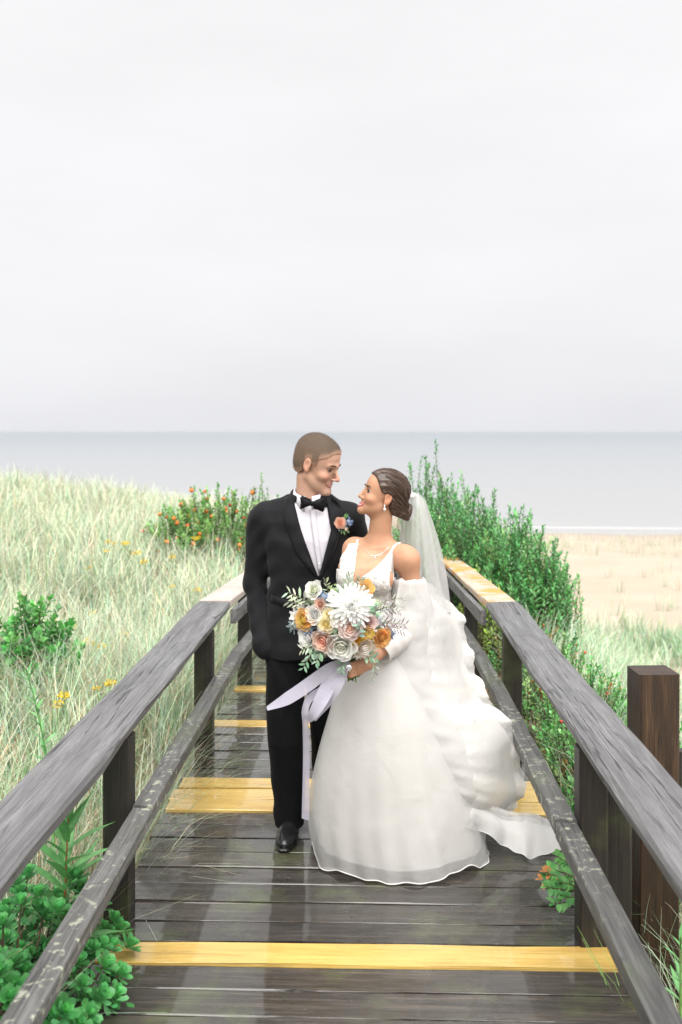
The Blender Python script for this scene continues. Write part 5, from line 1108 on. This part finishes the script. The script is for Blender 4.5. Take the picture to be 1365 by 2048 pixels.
# ================================================================ bouquet
YQ = 3.90
def ql(px, py, Y=YQ): return np.array(at(px, py, Y))
Q0 = ql(695, 1300); bq = tag(empty('bouquet', Q0), 'round bouquet of white, peach, yellow and blue flowers with trailing ribbons', 'bouquet')
qk = YQ/FPX
def petal_flower(kind, rad, cols, seed):
    """petals in whorls around +Z; kinds: dahlia, rose, ranunculus, star, thistle, cluster"""
    r = np.random.RandomState(seed); mb = MB(); cols = [np.array(c) for c in cols]
    def petal(a, el, ln, wd, base_r, cup, c, zo=0):
        n, m_ = 4, 3; V = []; ax = np.array([math.cos(a), math.sin(a), 0]); sd = np.array([-math.sin(a), math.cos(a), 0])
        for i in range(n):
            t = i/(n-1); e_ = el+cup*t; wv = wd*(math.sin(math.pi*(.18+.62*t)))*(1 if t < .9 else .75)
            p_ = ax*base_r+np.array([0,0,zo])+ln*t*(ax*math.cos(el+cup*t*.5)+np.array([0,0,1])*math.sin(el+cup*t*.5))
            for j in range(m_): u = j-1; V.append(p_+sd*u*wv/2+(-ax*math.sin(e_)+np.array([0,0,1])*math.cos(e_))*(abs(u)*wv*.22)*(1 if cup > 0 else .5))
        mb.add(V, grid_faces(n, m_), c)
    if kind == 'dahlia':
        for k in range(7):
            n = 26-2*k; t = k/6
            for i in range(n): petal(i*2*math.pi/n+k*.3+r.uniform(-.08,.08), R(-8+88*t)+r.normal(0,.08), rad*(1.0-.52*t)*r.uniform(.92,1.05), rad*.19, .002, R(16), cols[0]*r.uniform(.93,1.03)*(1-t*.06)+t*.0*cols[-1], t*rad*.25)
        V, F = sphere(rad*.24, 6, 9, (1,1,.7)); mb.add(V+np.array([0,0,rad*.50]), F, cols[0])
    elif kind in ('rose', 'ranunculus'):
        K = 6 if kind == 'rose' else 7
        for k in range(K):
            t = k/(K-1); n = 5 if kind == 'rose' else 6; c = cols[0]*(1-t)+cols[-1]*t
            for i in range(n): petal(i*2*math.pi/n+k*.63+r.uniform(-.1,.1), R((12 if kind == 'rose' else -5)+66*t), rad*(1.02-.58*t), rad*(1.15-.75*t), rad*.10*(1-t), R(36 if kind == 'rose' else 48), c*r.uniform(.92,1.05), -rad*.15+t*rad*.22)
        V, F = sphere(rad*.30, 6, 8, (1,1,.8)); mb.add(V+np.array([0,0,rad*.22]), F, cols[-1]*.95)
    elif kind == 'star':
        for k in range(2):
            for i in range(7): petal(i*2*math.pi/7+k*.45, R(10+30*k), rad*(1-.3*k), rad*.45, 0, R(20), cols[0]*r.uniform(.93,1.04))
        V, F = sphere(rad*.2, 5, 7); mb.add(V+np.array([0,0,rad*.15]), F, cols[-1])
    elif kind == 'thistle':
        n = 34; D = rnd_unit(n, r); D[:,2] = np.abs(D[:,2])-.15; D = unit(D)
        for d in D: V, F = tube([d*rad*.25, d*rad*r.uniform(.8,1.1)], [rad*.09, rad*.03], 4, False); mb.add(V, F, cols[0]*r.uniform(.7,1.25))
        V, F = sphere(rad*.5, 6, 8); mb.add(V, F, cols[-1])
    else:
        for d in unit(rnd_unit(26, r)+np.array([0,0,.5])):
            p_ = d*rad*r.uniform(.65,.95); c = cols[r.randint(len(cols))]*r.uniform(.9,1.08); u = unit(np.cross(d, [.2,.9,.3])); v = np.cross(d, u); q = rad*.26
            for k in range(4): a = k*1.57+r.uniform(-.2,.2); e1 = u*math.cos(a)+v*math.sin(a); e2 = u*math.cos(a+1.57)+v*math.sin(a+1.57); mb.add([p_, p_+e1*q*.6+e2*q*.45+d*q*.2, p_+e1*q, p_+e1*q*.6-e2*q*.45+d*q*.2], [[0,1,2,3]], c)
    return mb
W, CR, PE, CO, YE, OR, BL, GR, PK = (.93,.93,.91), (.92,.88,.72), (.91,.73,.62), (.88,.50,.38), (.92,.80,.38), (.91,.58,.26), (.36,.46,.66), (.46,.58,.30), (.88,.74,.72)
FL = [('dahlia',702,1212,35,[W],'white_dahlia',1.0),('rose',631,1182,16,[W,(.62,.66,.45)],'white_rose',.75),('cluster',669,1178,9,[GR,(.5,.62,.25)],'green_blossom',.5),('thistle',647,1194,10,[BL,(.35,.42,.5)],'blue_thistle',.75),
 ('rose',642,1209,11,[PE,CO],'coral_rose',.85),('ranunculus',659,1229,11,[CR,YE],'yellow_ranunculus',.98),('ranunculus',653,1248,14,[CR,YE],'yellow_ranunculus',1.0),('rose',631,1229,16,[W,W],'white_peony',.85),('ranunculus',611,1239,17,[OR,(.72,.62,.14)],'orange_ranunculus',.7),
 ('star',594,1232,13,[W,PK],'white_star_flower',.45),('thistle',588,1252,12,[(.42,.50,.52),(.5,.55,.5)],'pale_thistle',.4),('thistle',618,1260,14,[BL,(.4,.5,.55)],'blue_thistle',.7),('rose',620,1274,18,[W,W],'white_peony',.65),('rose',650,1278,20,[PE,CO],'coral_rose',.9),
 ('rose',684,1287,25,[W,(.72,.72,.62)],'white_peony',.95),('rose',700,1254,19,[PK,PE],'peach_rose',1.1),('rose',680,1238,15,[W,CR],'cream_rose',1.08),('rose',737,1244,15,[PK,(.60,.42,.40)],'pink_rose',.85),('ranunculus',733,1265,12,[(.78,.52,.08),YE],'yellow_ranunculus',.95),
 ('ranunculus',763,1274,16,[OR,(.76,.45,.14)],'orange_ranunculus',.6),('ranunculus',710,1281,9,[(.78,.48,.06),(.8,.5,.05)],'yellow_ranunculus',1.0),('rose',728,1293,17,[(.76,.66,.56),W],'cream_rose',.85),('ranunculus',729,1178,15,[(.78,.48,.16),(.80,.62,.30)],'apricot_ranunculus',.6),
 ('thistle',783,1267,9,[BL,(.35,.42,.5)],'blue_thistle',.45),('cluster',749,1211,13,[(.56,.64,.42),(.42,.54,.30),W],'green_hydrangea',.65),('star',716,1308,9,[W,PK],'white_star_flower',.75),('cluster',651,1301,10,[(.50,.54,.66),W],'blue_blossom',.6),('cluster',745,1294,9,[(.45,.56,.56),W],'blue_blossom',.6),
 ('cluster',667,1255,9,[PK,(.55,.35,.25),W],'pink_berries',1.0),('cluster',722,1228,10,[W,GR],'white_blossom',.95),('cluster',672,1262,9,[(.36,.50,.34),(.5,.6,.45)],'green_blossom',1.0),('star',606,1218,10,[W,CR],'white_star_flower',.5),('cluster',760,1240,11,[(.44,.52,.42),(.55,.55,.62)],'green_blossom',.6),('rose',668,1196,10,[W,PK],'white_rose',.8),('cluster',645,1262,10,[W,(.5,.55,.62)],'white_blossom',.9)]
for i, (kd, px, py, rp_, cols, nm, dep) in enumerate(FL):
    mb = petal_flower(kd, rp_*qk*1.38, cols, 500+i); o = mb.build(nm, M['petal'], bq); off = -.115*dep; c = ql(px, py, YQ+.03+off); o.location = Vector(c)-Vector(Q0)
    d = Vector(((px-693)/95*.9, -1, (1245-py)/95*.8)); o.rotation_euler = d.to_track_quat('Z', 'Y').to_euler()
    V, F = tube([np.array(o.location)+np.array([0,.02,0]), np.array(o.location)*.35+np.array([.012,.035,.0]), np.array([.018+RS.normal(0,.008), .028+RS.normal(0,.006), -.09])], .0024, 5, False)
    mesh('flower_stem', V, F, MS, bq)
# core of foliage inside the bouquet so no gaps show through
r = np.random.RandomState(61); n = 260; D = rnd_unit(n, r); P = ql(692, 1248, YQ+.0)-Q0+D*np.array([.155,.06,.125])*r.uniform(.5,1,(n,1)); l = r.uniform(.025,.045,n); Vv, Tt = leaf_simple(P, D+r.normal(0,.4,(n,3)), rnd_unit(n, r), l, l*.45); mb = MB(); mb.add(Vv, Tt, np.repeat(palette([(.20,.28,.16),(.30,.38,.24),(.14,.22,.10)], [1,1,1], n, .15, r), 5, 0)); o = mb.build('filler_leaves', M['leaf'], bq); o['kind'] = 'stuff'
def sprig2(P, nl, ll, lw, c, seed, nm='olive_sprig', dark=None, taper=.4):
    r = np.random.RandomState(seed); C = catmull([ql(*p_)-Q0 for p_ in P], nl); mb = MB(); V, F = tube(C, np.linspace(.002,.001,nl), 4, False); mb.add(V, F, (.25,.26,.16))
    T = unit(np.gradient(C, axis=0)); sd = unit(np.cross(T, [0,-1,.1])); sg = np.where(np.arange(nl) % 2, 1, -1)[:,None]; D = T*.75+sd*sg*.75+r.normal(0,.18,(nl,3)); l = ll*(1.1-taper*np.linspace(0,1,nl))*r.uniform(.8,1.15,nl)
    V, Q, T3 = leaf_arrays(C, D, np.tile([0,-1.0,.3],(nl,1))+r.normal(0,.3,(nl,3)), l, l*lw/ll, .2, .2); n0 = mb.n; mb.add(V, Q, np.repeat(jitcol(c, nl, .16, r), 8, 0)); mb.F.setdefault(3, []).append(T3+n0); mb.build(nm, M['leaf'], bq)
OL, EU, DK = (.44,.50,.36), (.22,.36,.24), (.16,.10,.12)
for i, (P, nl, ll, lw, c, nm) in enumerate((
 ([(640,1215,3.90),(610,1200,3.86),(577,1185,3.84)], 12, .038, .010, OL, 'olive_sprig'), ([(636,1222,3.9),(605,1212,3.87),(580,1203,3.85)], 10, .034, .009, OL, 'olive_sprig'),
 ([(690,1200,3.90),(695,1175,3.86),(700,1150,3.86)], 11, .032, .010, (.28,.36,.26), 'eucalyptus_sprig'), ([(705,1195,3.9),(715,1172,3.86),(722,1156,3.85)], 9, .028, .009, (.26,.33,.26), 'eucalyptus_sprig'), ([(680,1200,3.9),(683,1185,3.87),(684,1172,3.86)], 7, .028, .009, (.3,.38,.28), 'eucalyptus_sprig'),
 ([(745,1225,3.9),(775,1214,3.87),(810,1214,3.86)], 12, .030, .0045, (.40,.42,.36), 'thin_sprig'), ([(745,1232,3.9),(770,1203,3.87),(806,1196,3.86)], 12, .030, .0045, (.46,.49,.40), 'thin_sprig'), ([(750,1245,3.9),(782,1246,3.88),(811,1249,3.86)], 12, .030, .0045, DK, 'dark_sprig'), ([(750,1250,3.9),(785,1254,3.88),(806,1262,3.86)], 11, .028, .0045, DK, 'dark_sprig'), ([(765,1222,3.9),(785,1218,3.88),(800,1224,3.86)], 9, .026, .004, DK, 'dark_sprig'),
 ([(645,1288,3.9),(625,1305,3.86),(607,1336,3.85)], 13, .030, .011, EU, 'eucalyptus_sprig'), ([(650,1290,3.9),(640,1305,3.86),(632,1326,3.85)], 10, .028, .011, EU, 'eucalyptus_sprig'), ([(640,1285,3.9),(622,1293,3.87),(604,1300,3.86)], 8, .032, .009, OL, 'olive_sprig'),
 ([(725,1305,3.9),(738,1312,3.86),(752,1316,3.85)], 7, .030, .012, EU, 'eucalyptus_sprig'), ([(728,1310,3.9),(750,1330,3.87),(745,1362,3.87)], 9, .024, .006, (.34,.45,.34), 'eucalyptus_sprig'), ([(660,1195,3.9),(655,1175,3.87),(652,1160,3.87)], 9, .022, .004, (.45,.52,.34), 'thin_sprig'),
 ([(712,1268,3.82),(720,1258,3.79),(716,1250,3.78)], 6, .028, .012, (.26,.38,.32), 'eucalyptus_sprig'), ([(745,1232,3.86),(752,1222,3.82),(748,1212,3.80)], 7, .026, .011, EU, 'eucalyptus_sprig'), ([(690,1320,3.9),(684,1330,3.87),(683,1345,3.87)], 6, .026, .010, EU, 'eucalyptus_sprig'))):
    P = [P[0], (P[1][0], P[1][1], P[1][2]-.03), (P[2][0], P[2][1], P[2][2]-.04)]; sprig2(P, nl+3, ll*1.2, lw*1.25, c, 700+i, nm)
# stems under the hand, a wrap, and a round charm
for i in range(18):
    a = i*2.4; rr = .026*math.sqrt((i+.5)/18); b = ql(704, 1316, YQ+.045)-Q0; e_ = ql(703, 1354, YQ+.04)-Q0+np.array([rr*1.5*math.cos(a), rr*1.2*math.sin(a), RS.uniform(-.02,.006)]); V, F = tube([b+np.array([rr*math.cos(a), rr*math.sin(a), .03]), e_], [.0032,.0036], 6); mesh('cut_stem', V, F, MS, bq)
V, F = sphere(.0125, 8, 14, (1,.28,1)); mesh('charm', V+ql(698, 1336, YQ-.07)-Q0, F, M['silver'], bq)
# ribbons
MC['ribbon'] = organza('ribbon_silk', (.50,.48,.57), .82, .4)
def ribbon(P, W_, seed, tw=.6):
    n = 40; C = catmull([np.array(at(*p_))-Q0 for p_ in P], n); T = unit(np.gradient(C, axis=0)); r = np.random.RandomState(seed); V = []
    base = unit(np.cross(T, [0,-1.0,0])); wv = np.interp(np.linspace(0,1,n), np.linspace(0,1,len(W_)), W_)
    for j in range(5):
        u = j/4-.5; V.append(C+base*(wv*u)[:,None]+np.array([0,-1.0,0])*((.010*np.sin(np.linspace(0,9,n)+seed)+.02*u*np.sin(np.linspace(0,7,n)*tw+seed)))[:,None])
    V = np.stack(V, 1).reshape(-1,3); mesh('ribbon', V, grid_faces(n, 5), MC['ribbon'], bq)
ribbon([(690,1318,3.88),(660,1338,3.86),(620,1368,3.84),(575,1396,3.84),(534,1418,3.84)], [.03,.05,.052,.045,.012], 1)
ribbon([(692,1320,3.88),(668,1352,3.86),(645,1395,3.85),(625,1430,3.85),(613,1446,3.86)], [.03,.06,.055,.035,.02], 2)
ribbon([(694,1322,3.89),(660,1370,3.88),(622,1395,3.88),(611,1420,3.88),(612,1450,3.88),(613,1520,3.9),(611,1640,3.92)], [.02,.03,.028,.026,.026,.028,.030], 3, .3)
ribbon([(696,1322,3.88),(680,1360,3.87),(655,1405,3.86),(628,1440,3.86)], [.03,.04,.04,.02], 4)

# ================================================================ boutonniere on the lapel
yb2 = G0.y+front_y(jt, gx(684), gz(1052), -.13)-.012; c0 = np.array(at(684, 1052, yb2)); bo = tag(empty('boutonniere', c0), 'peach rose boutonniere with blue thistle pinned to the black lapel', 'boutonniere')
kq = YG/FPX
def pin(mb, nm, px, py, dy): o = mb.build(nm, M['petal'], bo); o.location = Vector(np.array(at(px, py, yb2+dy))-c0); o.rotation_euler = Vector((.1,-1,.25)).to_track_quat('Z','Y').to_euler(); return o
pin(petal_flower('ranunculus', 12*kq, [(.86,.58,.44),(.84,.52,.38)], 901), 'peach_rose', 681, 1046, -.012); pin(petal_flower('thistle', 12*kq, [BL,(.4,.48,.6)], 902), 'blue_thistle', 696, 1045, -.006); pin(petal_flower('cluster', 6*kq, [PE,CR], 903), 'small_blossom', 692, 1058, -.006)
def bleaf(px0, py0, px1, py1, w_, c):
    a = np.array(at(px0, py0, yb2))-c0; b = np.array(at(px1, py1, yb2-.006))-c0; V, Q, T = leaf_arrays(a[None], (b-a)[None], np.array([[0,-1.0,.2]]), np.linalg.norm(b-a), w_, .2, .1); mesh('leaf', V, [Q, T], M['leaf'], bo, np.tile(c, (8,1)))
for q in ((688,1038,693,1026),(690,1038,697,1028),(678,1040,668,1036),(688,1060,690,1070),(683,1058,684,1068),(694,1060,699,1066),(676,1044,667,1044)): bleaf(*q, .011, (.14,.30,.10))
V, F = tube([np.array(at(680,1056,yb2-.004))-c0, np.array(at(672,1072,yb2-.004))-c0], [.0075,.006], 6); mesh('wrapped_stem', V, F, MC['ribbon'], bo)
# ================================================================ sea mist
hv = [(x, y, z) for z in (-6.5, 2.6) for (x, y) in ((-31000,-60),(31000,-60),(31000,31000),(-31000,31000))]
hz = mesh('haze', hv, [[3,2,1,0],[4,5,6,7],[0,1,5,4],[1,2,6,5],[2,3,7,6],[3,0,4,7]], None, smooth=False)
m = bpy.data.materials.new('mist'); m.use_nodes = True; N = m.node_tree.nodes; L = m.node_tree.links; N.clear()
o_ = N.new('ShaderNodeOutputMaterial'); pv = N.new('ShaderNodeVolumePrincipled'); pv.inputs['Color'].default_value = (.66,.68,.71,1); pv.inputs['Density'].default_value = .00014; L.new(pv.outputs[0], o_.inputs['Volume'])
hz.data.materials.append(m); hz['kind'] = 'stuff'; tag(hz, 'thin pale sea mist over the water', 'haze')
